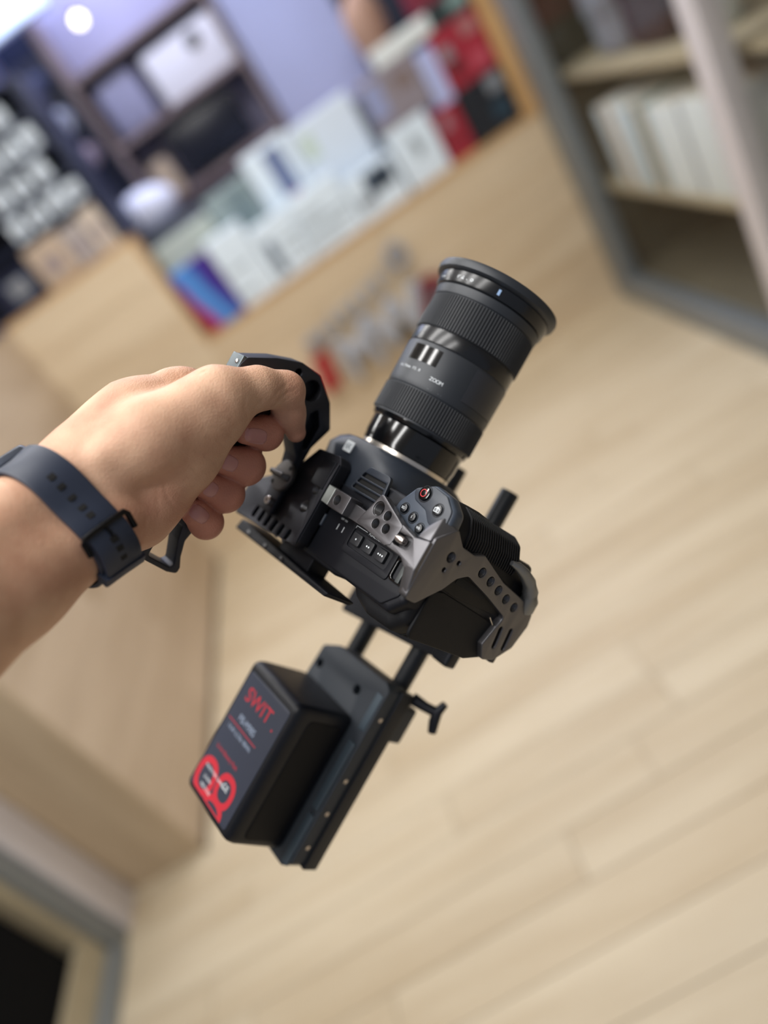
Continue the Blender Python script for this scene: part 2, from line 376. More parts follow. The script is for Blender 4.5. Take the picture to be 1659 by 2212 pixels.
# second row behind, taller
YB = 3.45
carton(-0.585, -0.300, Z0, 1.315, YB, 0.10, mat('pale_olive_card', (176, 186, 178), 0.6), 'pale olive box behind the swirl printed box')
carton(-0.292, -0.075, Z0, 1.355, YB, 0.10, mat('grey_green_card', (138, 154, 156), 0.6), 'grey green box behind the white boxes', [(0.4, 0.9, 0.62, 0.95, mat('slate_green_print', (108, 126, 132), 0.6))])
carton(-0.068, 0.150, Z0, 1.40, YB, 0.10, W1, 'tall white box with a slate blue panel in the back row', [(0.42, 0.80, 0.56, 0.95, M_blue), (0.55, 0.75, 0.5, 0.56, mat('pink_print', (190, 150, 170), 0.5))])
carton(0.156, 0.455, Z0, 1.385, YB, 0.10, mat('ice_card', (206, 218, 232), 0.5), 'wide ice white box in the back row behind the counter', [(0.1, 0.3, 0.68, 0.9, mat('sage_print', (186, 202, 190), 0.6))])
carton(0.459, 0.600, Z0, 1.33, YB, 0.06, mat('slate_card', (88, 96, 112), 0.6), 'slate grey box in the back row beside the taupe box')

# ------------------------------------------------------------------ display wall behind the counter
def furn(name, lo, hi, material, label, cat, bevel=0.004, group=None):
    org = ((lo[0] + hi[0]) / 2, (lo[1] + hi[1]) / 2, lo[2])
    l, h = rel(lo, hi, org); o = box(name, l, h, material, None, bevel); o.location = org
    return tag(o, label, cat, group)
sh = empty('display_shelf', (-0.15, 4.25, 1.30), 'brown open display shelf unit with a monitor and a white box', 'shelf')
M_umber = mat('umber_board', (130, 116, 120), 0.6, var=0.12, vscale=6)
kid(sh, 'side_board', (-0.545, 4.10, 0.0), (-0.515, 4.40, 2.35), M_umber)
kid(sh, 'side_board', (0.19, 4.10, 0.0), (0.215, 4.40, 2.35), M_umber)
for z in (1.395, 1.715, 2.03): kid(sh, 'shelf_board', (-0.515, 4.11, z), (0.19, 4.40, z + 0.025), M_umber)
kid(sh, 'back_board', (-0.515, 4.385, 0.3), (0.19, 4.41, 2.35), mat('mauve_back_board', (152, 150, 180), 0.7, var=0.06, vscale=4))
mon = empty('monitor', (-0.12, 4.2, 1.4205), 'dark switched off monitor on the display shelf', 'monitor')
box('screen', (-0.20, -0.012, 0.035), (0.195, 0.012, 0.245), mat('monitor_black', (20, 24, 42), 0.25), mon, 0.004)
box('bezel', (-0.206, -0.008, 0.029), (0.201, 0.016, 0.251), M_black, mon, 0.005)
box('foot', (-0.09, -0.05, 0.0), (0.09, 0.06, 0.012), M_black, mon, 0.004)
box('neck', (-0.02, 0.017, 0.012), (0.02, 0.035, 0.12), M_black, mon, 0.003)
wb = empty('appliance_box', (0.0, 4.13, 1.7405), 'white box with a round black lens port on the display shelf', 'box')
box('carton', (-0.20, 0, 0), (0.185, 0.2, 0.225), mat('bright_white_card', (226, 228, 246), 0.5), wb, 0.004)
jm = bmesh.new(); bmesh.ops.create_cone(jm, cap_ends=True, segments=28, radius1=0.036, radius2=0.033, depth=0.012, matrix=Matrix.Translation((0.055, -0.005, 0.165)) @ Matrix.Rotation(math.pi / 2, 4, 'X'))
bm_obj('lens_port', jm, M_black, wb, angle=35)
furn('hard_case', (-0.47, 4.14, 1.7405), (-0.26, 4.34, 1.98), mat('mauve_case', (146, 148, 184), 0.6), 'mauve grey case beside the white box on the display shelf', 'case', 0.03)
furn('speaker', (-0.47, 4.14, 1.4205), (-0.36, 4.28, 1.60), M_tan, 'small tan speaker beside the monitor', 'speaker', 0.02)
lp = structure('pillar', box_bm((0.235, 4.16, 0.0), (0.70, 4.40, 2.8)), M_lilac)
lp['label'] = 'pale lilac painted pillar behind the counter'
furn('wall_poster', (0.76, 4.395, 1.30), (1.35, 4.415, 2.3), mat('collage_dark', (48, 54, 72), 0.6, var=0.3, vscale=7), 'dark poster on the far wall above the long white box', 'poster', 0.0)
# a mannequin head prop in front of the poster (tan shape)
jar('mannequin_bust', (0.74, 3.9, 0.9185), [(0.09, 0), (0.1, 0.02), (0.055, 0.06), (0.05, 0.42), (0.075, 0.52), (0.09, 0.60), (0.085, 0.68), (0.05, 0.74), (0.01, 0.755)], mat('tan_felt', (176, 142, 122), 0.8), 'tan felt bust standing behind the stacked boxes', 'bust')
furn('product_box', (0.89, 3.62, 0.9185), (1.02, 3.76, 1.62), mat('crimson_card', (120, 30, 52), 0.6), 'tall crimson box behind the dark green box', 'box', 0.004)

# left dark display rack over the tall oak panel
rk = empty('display_rack', (-0.85, 3.62, 1.4185), 'navy display rack with small white items above the oak panel', 'rack')
kid(rk, 'back_panel', (-1.60, 3.72, 1.4185), (-0.60, 3.75, 2.10), M_navy)
kid(rk, 'side_post', (-0.64, 3.47, 1.4185), (-0.60, 3.72, 2.10), M_navy)
for z in (1.62, 1.735, 1.85, 1.965, 2.088): kid(rk, 'shelf_board', (-1.60, 3.49, z), (-0.64, 3.72, z + 0.012), M_navy)
M_pale = mat('pale_grey_item', (214, 226, 238), 0.5, var=0.05, vscale=12)
k = 0
ORD = ('the lowest', 'the second', 'the third', 'the topmost')
for zi, (z, xs) in enumerate(((1.6325, (-0.985, -0.885, -0.785, -0.70)), (1.7475, (-0.965, -0.865, -0.76)), (1.8625, (-0.90, -0.80, -0.71)), (1.9775, (-0.86, -0.76)))):
    for xi, x in enumerate(xs):
        o = empty('adapter_box', (x, 3.50, z), 'small pale box on %s tier of the navy rack, %s from its post' % (ORD[zi], ('fourth', 'third', 'second', 'first')[4 - len(xs) + xi]), 'box', 'small pale boxes on the navy rack')
        box('carton', (-0.036, 0, 0), (0.036, 0.08, 0.088 - 0.008 * (xi % 2)), M_pale, o, 0.008)
        box('printed_panel', (-0.02, -0.001, 0.02), (0.02, 0, 0.05), M_grey, o)
for i, (x0, x1, z1, mt, nm) in enumerate(((-1.04, -0.87, 1.60, M_tan, 'tan box with a pale lid'), (-0.865, -0.76, 1.585, mat('beige_grey_card', (170, 162, 160), 0.6), 'beige grey box'), (-0.755, -0.665, 1.60, mat('cream_card', (196, 184, 172), 0.6), 'cream box'))):
    carton(x0, x1, 1.4185, z1, 3.48, 0.12, mt, '%s at the foot of the navy rack' % nm, [(0.3, 0.7, 0.3, 0.6, M_taupe)], group='boxes at the foot of the navy rack')
carton(-1.24, -1.06, 1.4185, 1.57, 3.48, 0.12, M_navy, 'navy box at the left foot of the rack', [(0.3, 0.8, 0.3, 0.8, M_grey)], group='boxes at the foot of the navy rack')
# hanging round packs on the navy column
cl = empty('hanging_column', (-0.68, 4.28, 1.3), 'navy hanging display column with round packs', 'display')
kid(cl, 'panel', (-0.77, 4.30, 1.2), (-0.575, 4.34, 2.5), M_navy)
for i, (x, z, r, c) in enumerate(((-0.685, 1.965, 0.06, (206, 214, 244)), (-0.68, 1.79, 0.055, (214, 196, 222)), (-0.63, 1.49, 0.045, (90, 98, 130)), (-0.66, 2.14, 0.05, (70, 80, 120)))):
    jm = bmesh.new(); bmesh.ops.create_uvsphere(jm, u_segments=20, v_segments=12, radius=r)
    for v in jm.verts: v.co.y *= 0.45
    o = bm_obj('round_pack', jm, mat('pack_%d' % i, c, 0.5), None, True); o.location = (x, 4.30 - r * 0.45, z)
    tag(o, ('pale blue round pack, second from the top of the navy column', 'pinkish round pack, third on the navy column', 'lowest dark blue round pack on the navy column', 'topmost dark blue round pack on the navy column')[i], 'pack', 'round packs on the navy column')
# white rounded helmet-like case in front of the shelf unit
jm = bmesh.new(); bmesh.ops.create_uvsphere(jm, u_segments=28, v_segments=16, radius=0.5)
for v in jm.verts: v.co = Vector((v.co.x * 0.34, v.co.y * 0.22, (v.co.z + 0.5) * 0.20)); v.co.z = max(v.co.z, 0.01)
o = bm_obj('rounded_case', jm, mat('soft_white_plastic', (222, 226, 248), 0.4), None, True); o.location = (-0.57, 3.93, 1.3455); tag(o, 'white rounded case on the stand before the navy column', 'case')
st = furn('display_stand', (-0.80, 3.76, 0.9185), (-0.36, 4.08, 1.345), mat('stand_grey', (92, 98, 110), 0.7), 'grey stand carrying the white rounded case', 'stand', 0.004)
# lamps at the top left
sp = empty('spot_lamp', (-0.33, 4.2, 2.23), 'round white lit spot lamp at the top of the display shelf', 'lamp')
jm = bmesh.new(); bmesh.ops.create_uvsphere(jm, u_segments=20, v_segments=12, radius=0.026); bm_obj('bulb', jm, mat('lamp_glow', (255, 250, 226), 0.5, emit=5.0), sp, True)
jm = bmesh.new(); bmesh.ops.create_cone(jm, cap_ends=False, segments=24, radius1=0.034, radius2=0.02, depth=0.06, matrix=Matrix.Translation((0, 0.045, 0.012)) @ Matrix.Rotation(-math.pi / 2, 4, 'X')); bm_obj('lamp_housing', jm, M_umber, sp, angle=40)
bm_obj('stem', box_bm((-0.006, 0.04, 0.02), (0.006, 0.05, 0.5)), M_umber, sp)
lb = empty('light_box', (-0.72, 4.05, 2.34), 'bright pale blue light box in the upper corner above the rack', 'lamp')
box('diffuser', (-0.42, -0.03, -0.02), (0.345, 0.0, 0.30), mat('lightbox_glow', (206, 224, 255), 0.5, emit=1.3), lb, 0.008)
box('frame', (-0.43, 0.0, -0.03), (0.355, 0.03, 0.31), mat('lightbox_frame', (180, 186, 226), 0.5), lb, 0.006)

# ------------------------------------------------------------------ the letter sign on the counter front
sg = empty('letter_sign', (0.03, 3.311, 0.55), 'silver and red raised letter sign on the oak counter front', 'sign')
def text_mesh(body, size, ext, bevel=0.0, align='CENTER'):
    c = bpy.data.curves.new('t', 'FONT'); c.body = body; c.size = size; c.extrude = ext; c.bevel_depth = bevel; c.align_x = align; c.align_y = 'CENTER'; c.resolution_u = 4
    o = bpy.data.objects.new('t', c); COL.objects.link(o)
    dg = bpy.context.evaluated_depsgraph_get(); dg.update()
    me = bpy.data.meshes.new_from_object(o.evaluated_get(dg))
    bpy.data.objects.remove(o); bpy.data.curves.remove(c)
    return me
def wall_text(name, body, size, x, z, depth, material, parent, rot=0.0, sx=1.0, bevel=0.004):
    me = text_mesh(body, size, depth / 2, bevel)
    me.materials.clear(); me.materials.append(material)
    o = bpy.data.objects.new(name, me); link(o, parent)
    M = Matrix.Translation(Vector((x, 3.3115 - depth / 2 - bevel, z)) - sg.location) @ Matrix.Rotation(math.pi / 2, 4, 'X') @ Matrix.Rotation(rot, 4, 'Z') @ Matrix.Diagonal((sx, 1, 1, 1))
    o.matrix_local = M
    return o
for i, ch in enumerate('mannaeui'):
    t = i / 7.0
    wall_text('letter', ch, 0.11, -0.225 + 0.44 * t, 0.655 + 0.075 * t, 0.03, M_letter, sg, 0.17, 0.75)
wall_text('letter', 'O', 0.14, 0.285, 0.752, 0.03, M_letter, sg, 0.1, 0.9)
wall_text('letter', 'W', 0.27, 0.15, 0.51, 0.045, M_letter, sg, 0.0, 1.0, 0.012)
wall_text('letter', 'M', 0.27, -0.07, 0.485, 0.045, M_letter, sg, 0.0, 0.9, 0.012)
# red slanted bar and red disc with grey centre
def wall_prism(name, pts, depth, material, parent, proud=0.0):
    bm = bmesh.new(); f = bm.faces.new([bm.verts.new(Vector((x, 3.3115 - proud, z)) - sg.location) for x, z in pts])
    r = bmesh.ops.extrude_face_region(bm, geom=[f])
    for v in r['geom']:
        if isinstance(v, bmesh.types.BMVert): v.co.y -= depth
    return bm_obj(name, bm, material, parent)
wall_prism('red_bar', [(-0.305, 0.42), (-0.225, 0.42), (-0.195, 0.585), (-0.275, 0.585)], 0.05, M_letter_red, sg)
circ_ = lambda cx, cz, r, n=40: [(cx + r * math.cos(2 * math.pi * k / n), cz + r * math.sin(2 * math.pi * k / n)) for k in range(n)]
wall_prism('red_disc', circ_(0.335, 0.505, 0.10), 0.05, mat('sign_wine_disc', (120, 32, 44), 0.4), sg)
wall_prism('grey_disc', circ_(0.345, 0.51, 0.042), 0.012, mat('sign_grey_disc', (86, 90, 98), 0.4), sg, 0.05)
wall_prism('letter_shadow_bar', [(0.08, 0.42), (0.30, 0.435), (0.30, 0.455), (0.08, 0.44)], 0.035, M_black, sg)  # shadow under the letters, built as a black bar

# ================================================================== THE CAMERA RIG
# rig frame (mm): x to the grip side, y along the lens, z up from the lens axis
def rodr(r):
    r = np.array(r); th = np.linalg.norm(r); k = r / th
    K = np.array([[0, -k[2], k[1]], [k[2], 0, -k[0]], [-k[1], k[0], 0]])
    return np.eye(3) + math.sin(th) * K + (1 - math.cos(th)) * K @ K
RIG_R = VIEW.T @ rodr((2.6382362871563982, 0.7101771541733255, -1.1483592771610385))
RIG_T = VIEW.T @ np.array((14.267197556510668, -35.66327887361845, 534.9486906130363)) * 0.001 + np.array(EYE)
RIG = Matrix.Translation(Vector(RIG_T.tolist())) @ Matrix(RIG_R.tolist()).to_4x4()
MM = 0.001

def rig_thing(name, org, label, cat, group=None):
    o = bpy.data.objects.new(name, None); COL.objects.link(o); o.empty_display_size = 0.02
    o.matrix_world = RIG @ Matrix.Translation(Vector(org) * MM)
    o['_ox'] = 0; del o['_ox']
    ORG[o.name] = Vector(org)
    return tag(o, label, cat, group)
ORG = {}
def org_of(parent):
    off = Vector((0, 0, 0)); p = parent
    while p is not None:
        if p.name in ORG: return ORG[p.name]
        p = p.parent
    return off
def rp_bm(name, bm, material, parent, angle=35, label=None):
    """mesh given in rig mm -> child of a rig thing (parts and sub-parts share the thing's frame)"""
    o_ = org_of(parent)
    for v in bm.verts: v.co = (v.co - o_) * MM
    return bm_obj(name, bm, material, parent, angle=angle, label=label)

def fillet(pts, r, seg=5):
    """round the corners of a closed polygon; r a number or one for each corner"""
    out = []; n = len(pts)
    for i in range(n):
        p0, p1, p2 = (Vector(pts[(i + k) % n]) for k in (-1, 0, 1))
        rr = r[i] if isinstance(r, (list, tuple)) else r
        a = (p0 - p1); b = (p2 - p1); la, lb = a.length, b.length; a.normalize(); b.normalize()
        ang = a.angle(b) if la > 1e-6 and lb > 1e-6 else math.pi
        if rr <= 0 or ang > math.pi - 0.05: out.append(tuple(p1)); continue
        d = min(rr / math.tan(ang / 2), la * 0.48, lb * 0.48); re = d * math.tan(ang / 2)
        q0 = p1 + a * d; q2 = p1 + b * d
        for k in range(seg + 1):
            t = k / seg; out.append(tuple((q0 * (1 - t) ** 2 + p1 * 2 * t * (1 - t) + q2 * t * t)))
    return out
def circ2(cx, cy, r, n=24): return [(cx + r * math.cos(2 * math.pi * k / n), cy + r * math.sin(2 * math.pi * k / n)) for k in range(n)]
def slot2(x0, y0, x1, y1, r, n=8):
    a = math.atan2(y1 - y0, x1 - x0); out = []
    for k in range(n + 1): t = a + math.pi / 2 + math.pi * k / n; out.append((x0 + r * math.cos(t), y0 + r * math.sin(t)))
    for k in range(n + 1): t = a - math.pi / 2 + math.pi * k / n; out.append((x1 + r * math.cos(t), y1 + r * math.sin(t)))
    return out
def plate_bm(outer, holes, axis, lo, hi, bev=0.5, seg=2):
    c = bpy.data.curves.new('p', 'CURVE'); c.dimensions = '2D'; c.fill_mode = 'BOTH'
    for pts in [outer] + list(holes):
        s = c.splines.new('POLY'); s.points.add(len(pts) - 1)
        for i, p in enumerate(pts): s.points[i].co = (p[0], p[1], 0, 1)
        s.use_cyclic_u = True
    c.extrude = (hi - lo) / 2 - bev; c.bevel_depth = bev; c.bevel_resolution = seg; c.offset = -bev
    o = bpy.data.objects.new('p', c); COL.objects.link(o)
    dg = bpy.context.evaluated_depsgraph_get(); dg.update()
    me = bpy.data.meshes.new_from_object(o.evaluated_get(dg)); bpy.data.objects.remove(o); bpy.data.curves.remove(c)
    bm = bmesh.new(); bm.from_mesh(me); bpy.data.meshes.remove(me)
    bmesh.ops.remove_doubles(bm, verts=bm.verts, dist=0.01)
    mid = (lo + hi) / 2
    for v in bm.verts:
        u, w_, h = v.co
        v.co = {'z': Vector((u, w_, h + mid)), 'x': Vector((h + mid, u, w_)), 'y': Vector((w_, h + mid, u))}[axis]
    return bm
def plate(name, outer, holes, axis, lo, hi, material, parent, bev=0.5, label=None, angle=35):
    return rp_bm(name, plate_bm(outer, holes, axis, lo, hi, bev), material, parent, angle, label)
def rbox(name, lo, hi, material, parent, bev=1.0, seg=3, label=None):
    return rp_bm(name, box_bm(lo, hi, bev, seg), material, parent, 40, label)
def hull(name, pts, material, parent, bev=0.8, label=None):
    bm = bmesh.new()
    for p in pts: bm.verts.new(p)
    r = bmesh.ops.convex_hull(bm, input=bm.verts)
    junk = [g for g in r['geom_interior'] if isinstance(g, bmesh.types.BMVert)]
    if junk: bmesh.ops.delete(bm, geom=junk, context='VERTS')
    bmesh.ops.dissolve_limit(bm, angle_limit=0.02, verts=bm.verts, edges=bm.edges)
    if bev: bmesh.ops.bevel(bm, geom=list(bm.edges), offset=bev, segments=3, affect='EDGES', profile=0.6)
    return rp_bm(name, bm, material, parent, 40, label)
def lathe_bm(prof, axis_o=(0, 0, 0), axis='y', seg=64, ribs=0, cap=True):
    """prof: list of (r, h); axis y or z or x through axis_o"""
    bm = bmesh.new(); rings = []
    for r, h in prof:
        ring = []
        for k in range(seg):
            a = 2 * math.pi * k / seg; c, s = r * math.cos(a), r * math.sin(a)
            p = {'y': (c, h, s), 'z': (c, s, h), 'x': (h, c, s)}[axis]
            ring.append(bm.verts.new(Vector(p) + Vector(axis_o)))
        rings.append(ring)
    for a, b in zip(rings[:-1], rings[1:]):
        for k in range(seg): bm.faces.new((a[k], a[(k + 1) % seg], b[(k + 1) % seg], b[k]))
    if cap: bm.faces.new(rings[0]); bm.faces.new(rings[-1][::-1])
    return bm
def lathe(name, prof, material, parent, axis_o=(0, 0, 0), axis='y', seg=64, cap=True, angle=35, label=None):
    return rp_bm(name, lathe_bm(prof, axis_o, axis, seg, cap=cap), material, parent, angle, label)
def tilt_bm(bm, o, M):
    for v in bm.verts: v.co = M @ (v.co - Vector(o)) + Vector(o)
    return bm
def tube_bm(pts, rad, seg=14):
    bm = bmesh.new(); rings = []; n = len(pts); pts = [Vector(p) for p in pts]
    up = Vector((0.3, 0.5, 0.8))
    for i, p in enumerate(pts):
        d = (pts[min(i + 1, n - 1)] - pts[max(i - 1, 0)]).normalized(); a = d.cross(up).normalized(); b = d.cross(a)
        r = rad[i] if isinstance(rad, (list, tuple)) else rad
        rings.append([bm.verts.new(p + (a * math.cos(t) + b * math.sin(t)) * r) for t in (2 * math.pi * k / seg for k in range(seg))])
    for a, b in zip(rings[:-1], rings[1:]):
        for k in range(seg): bm.faces.new((a[k], a[(k + 1) % seg], b[(k + 1) % seg], b[k]))
    bm.faces.new(rings[0]); bm.faces.new(rings[-1][::-1])
    return bm
def thread(parent, c, axis, r, depth, material=None, sign=-1):
    """threaded bore: ridged wall and dark floor, sunk below the surface point c along -axis"""
    prof = [(r * 1.0, 0.05)]
    n = max(3, int(depth / 1.0))
    for i in range(n):
        h = -0.3 - depth * i / n
        prof += [(r * 1.0, h), (r * 0.86, h - depth / n * 0.5)]
    prof += [(r * 0.86, -depth), (0.05, -depth)]
    bm = lathe_bm([(a, b) for a, b in prof], (0, 0, 0), axis, 20, cap=False)
    for v in bm.verts: v.co += Vector(c)
    o = rp_bm('thread', bm, material or M_thread, parent, 20)
    return o
def print_text(name, body, size, c, material, parent, u=(1, 0, 0), v=(0, 1, 0), ext=0.03, sx=1.0, rot=0.0, align='CENTER'):
    """flat lettering on a rig surface: c centre (mm), u reading direction, v up"""
    me = text_mesh(body, size, ext, 0.0, align)
    U = Vector(u).normalized(); V = Vector(v).normalized(); N = U.cross(V)
    bm = bmesh.new(); bm.from_mesh(me); bpy.data.meshes.remove(me)
    cr_, sr_ = math.cos(rot), math.sin(rot)
    for q in bm.verts:
        a, b, h = q.co; a *= sx; a, b = a * cr_ - b * sr_, a * sr_ + b * cr_
        q.co = Vector(c) + U * a + V * b + N * h
    return rp_bm(name, bm, material, parent, None)

M_body = mat('camera_shell', (38, 44, 54), 0.42, 0.0, bump=0.15, bscale=3000, spec=0.45)
M_body_d = mat('camera_shell_dark', (15, 17, 24), 0.5, 0.0, bump=0.15, bscale=3000, spec=0.28)
M_pod = mat('control_pod_grey', (64, 72, 84), 0.38, 0.1, bump=0.1, bscale=3000)
M_podcap = mat('control_pod_cap', (46, 52, 62), 0.42)
M_rub = mat('black_rubber', (14, 15, 19), 0.6, bump=0.25, bscale=2500, spec=0.28)
M_gloss = mat('gloss_black', (10, 11, 13), 0.13, spec=0.6)
M_btn = mat('button_black', (18, 20, 24), 0.28)
M_cage = mat('gunmetal_cage', (104, 103, 106), 0.40, 0.85, bump=0.08, bscale=5000)
M_cage_d = mat('gunmetal_handle', (56, 57, 63), 0.44, 0.8, bump=0.08, bscale=5000)
M_cage_k = mat('black_anodised', (36, 38, 44), 0.42, 0.6, bump=0.1, bscale=4000)
M_thread = mat('thread_metal', (92, 92, 94), 0.35, 0.9)
M_pit = mat('bore_black', (6, 6, 7), 0.8)
M_steel = mat('bolt_steel', (190, 182, 178), 0.25, 0.95)
M_silver = mat('mount_silver', (214, 206, 196), 0.26, 0.95)
M_print = mat('white_print', (222, 228, 232), 0.6)
M_rprint = mat('record_red', (208, 48, 54), 0.5)
M_lens = mat('lens_barrel', (40, 44, 50), 0.46, 0.1, bump=0.06, bscale=4000)
M_lensrub = mat('lens_rubber', (36, 39, 44), 0.6)
M_rod = mat('rod_black', (26, 29, 34), 0.42, 0.3)

# ------------------------------------------------------------------ camera body
CAM = rig_thing('cinema_camera', (15, -50, -53), 'dark blue-black cinema camera body with record and function buttons inside a metal cage', 'camera')
body = plate('body_shell', fillet([(-74, -88), (40, -88), (50, -86), (98, -86), (107, -76), (108, -50), (106, -20), (60, -20), (-28, -20), (-74, -67)], 5), [], 'z', -54, 45, M_body_d, CAM, 4.0)
plate('top_deck', fillet([(-70, -85), (92, -84), (102, -74), (104, -40), (60, -34), (-36, -34), (-70, -68)], 4), [], 'z', 44, 46, M_body_d, CAM, 0.8)
plate('rear_bulge', fillet([(42, -78), (58, -92), (74, -97), (97, -96), (107, -86), (107, -60), (42, -60)], 8), [], 'z', -50, 37, M_rub, CAM, 7.0)
# ribs wrapped round the rear corner
bm = bmesh.new()
for i in range(26):
    z = 20 - i * 2.5
    q = plate_bm(fillet([(66, -93.5), (74, -97.6), (97, -96.7), (107.7, -86), (107.9, -70), (100, -70)], 6), [], 'z', z - 0.55, z + 0.55, 0.25, 1)
    me_ = bpy.data.meshes.new('r'); q.to_mesh(me_); q.free(); bm.from_mesh(me_); bpy.data.meshes.remove(me_)
rp_bm('grip_ribs', bm, M_rub, CAM, 30)['kind'] = 'stuff'
plate('side_rubber_pad', fillet([(-94, 30), (-62, 30), (-60, 20), (-66, -50), (-88, -50), (-94, -30)], 6), [], 'x', 106, 108.8, M_rub, CAM, 1.0)
door = plate('card_door', fillet([(-58, 26), (-42, 18), (-38, 0), (-46, -46), (-60, -48), (-60, 10)], 3), [], 'x', 106, 109, mat('door_black', (12, 12, 15), 0.55, spec=0.25), CAM, 0.6)
plate('door_slot', fillet([(-52, 16), (-47, 15), (-49, -18), (-54, -17)], 0.8), [], 'x', 108.6, 109.3, M_pit, door, 0.2)
rp_bm('door_hinge_pin', tube_bm([(110.5, -62, -30), (110.5, -66, -37)], 0.5, 8), M_silver, door)
# grip in front
gp = []
for t in range(9):
    a = t / 8.0; z = -50 + 92 * a; k = 1 - abs(2 * a - 1) ** 4 * 0.22
    gp.append((z, k))
bm = bmesh.new(); rings = []
base = fillet([(60, -30), (66, -16), (78, -7), (92, -7), (103, -13), (108, -22), (109.5, -34), (100, -40), (70, -40)], 7, 6)
for z, k in gp:
    cx, cy = 86, -24
    rings.append([bm.verts.new((cx + (x - cx) * k, cy + (y_ - cy) * k - max(0.0, -z) * 0.22 * (y_ > -36), z)) for x, y_ in base])
nb = len(base)
for a, b in zip(rings[:-1], rings[1:]):
    for k in range(nb): bm.faces.new((a[k], a[(k + 1) % nb], b[(k + 1) % nb], b[k]))
bm.faces.new(rings[0]); bm.faces.new(rings[-1][::-1])
rp_bm('hand_grip', bm, M_rub, CAM, 50)
# fine vertical ribs on the grip front
bm = bmesh.new()
for i in range(22):
    z = 24 - i * 2.6
    q = plate_bm(fillet([(92, -6.5), (103.4, -12.6), (108.5, -21.5), (110, -33), (100, -33)], 5), [], 'z', z - 0.5, z + 0.5, 0.2, 1)
    me_ = bpy.data.meshes.new('r'); q.to_mesh(me_); q.free(); bm.from_mesh(me_); bpy.data.meshes.remove(me_)
rp_bm('grip_front_ribs', bm, M_rub, CAM, 30)['kind'] = 'stuff'
# nose that carries the lens mount
def superell(cx, cz, hx, hz, n, m=72):
    out = []
    for k in range(m):
        t = 2 * math.pi * k / m; c, s = math.cos(t), math.sin(t)
        out.append((cx + hx * math.copysign(abs(c) ** (2 / n), c), cz + hz * math.copysign(abs(s) ** (2 / n), s)))
    return out
bm = bmesh.new(); rings = []
for (y_, cx, cz, hx, hz, n) in ((-40, 16, -2, 46, 47, 5), (-28, 10, -2, 50, 48, 4.5), (-24, 6, -2, 51, 48, 4), (-12, 1, -1, 50, 46.5, 3.6), (-5, 0, -0.5, 45, 44.5, 3.0), (-1.5, 0, 0, 42, 42, 2.4), (-0.5, 0, 0, 39, 39, 2.1)):
    rings.append([bm.verts.new((x, y_, z)) for x, z in superell(cx, cz, hx, hz, n)])
for a, b in zip(rings[:-1], rings[1:]):
    for k in range(72): bm.faces.new((a[k], a[(k + 1) % 72], b[(k + 1) % 72], b[k]))
bm.faces.new(rings[0]); bm.faces.new(rings[-1][::-1])
nose = rp_bm('lens_mount_housing', bm, M_body, CAM, 30)
# vent on the top of the nose
vent = plate('cooling_vent', fillet([(17, -34), (27, -15), (50, -15), (53, -34)], 4), [fillet([(19.8 + 1.7 * i, -32.5 + 4.6 * i), (21.5 + 1.7 * i, -29.3 + 4.6 * i), (49.5 - 0.5 * i, -29.3 + 4.6 * i), (50.2 - 0.5 * i, -32.5 + 4.6 * i)], 0.8) for i in range(3)], 'z', 46.2, 48.9, M_body, CAM, 0.5)
plate('vent_floor', fillet([(19, -33), (28, -16), (49, -16), (51, -33)], 3), [], 'z', 46.4, 47.1, M_pit, vent, 0.1)
# badge
bd = plate('badge', fillet([(-11, -14), (-2, -14), (-1.5, -6), (-10.5, -6)], 1), [], 'z', 45.6, 46.7, M_print, CAM, 0.15)
print_text('badge_text', '6K', 6.2, (-6.2, -10, 46.75), mat('badge_grey', (120, 130, 140), 0.5), bd, sx=0.9)
# control pod with buttons
pod = plate('control_pod', fillet([(61, -40), (63, -25), (71, -12.5), (85, -6), (99, -8), (109, -15), (110.5, -26), (104, -42), (80, -44)], 7), [], 'z', 36, 47, M_pod, CAM, 3.0)
plate('pod_cap', fillet([(71, -14), (85, -7.5), (98.5, -9.3), (107.5, -16), (108.5, -25), (102, -31), (94, -28), (88, -22.5), (76, -20)], 5), [], 'z', 46, 47.8, M_podcap, pod, 0.7)
def button(name, x, y_, r, h0, h, material, parent=pod):
    lathe('button_well', [(r + 0.9, h0 - 0.8), (r + 0.9, h0 + 0.12), (r + 0.5, h0 + 0.2), (r + 0.3, h0 - 0.5)], M_pit, parent, (x, y_, 0), 'z', 32, cap=False)
    return lathe(name, [(r, h0 - 1), (r, h0 + h * 0.55), (r * 0.92, h0 + h * 0.85), (r * 0.7, h0 + h), (0.05, h0 + h * 0.97)], material, parent, (x, y_, 0), 'z', 32, cap=False)
rec = button('record_button', 82, -14.0, 4.5, 47.8, 1.8, M_gloss)
bm = plate_bm(circ2(82, -14, 2.5, 36), [circ2(82, -14, 2.05, 36)], 'z', 49.62, 49.80, 0.02, 1); rp_bm('record_ring', bm, M_rprint, rec)
for nm, t_, x, y_ in (('iso_button', 'ISO', 72, -27.6), ('shutter_button', 'S', 81.9, -30), ('white_balance_button', 'WB', 91.1, -33.8)):
    b_ = button(nm, x, y_, 3.0, 47.0, 1.7, M_btn)
    print_text('button_text', t_, 2.3, (x, y_, 48.72), M_print, b_, sx=0.9)
ph = button('photo_button', 97.5, -19.0, 3.5, 47.8, 1.2, M_btn)
bm = plate_bm(fillet([(95.3, -20.6), (99.7, -20.6), (99.7, -17.9), (98.7, -17.9), (98.3, -17.2), (96.7, -17.2), (96.3, -17.9), (95.3, -17.9)], 0.2, 2), [fillet([(95.7, -20.2), (99.3, -20.2), (99.3, -18.3), (95.7, -18.3)], 0.2, 2)], 'z', 48.98, 49.12, 0.02, 1); rp_bm('camera_icon', bm, M_print, ph)
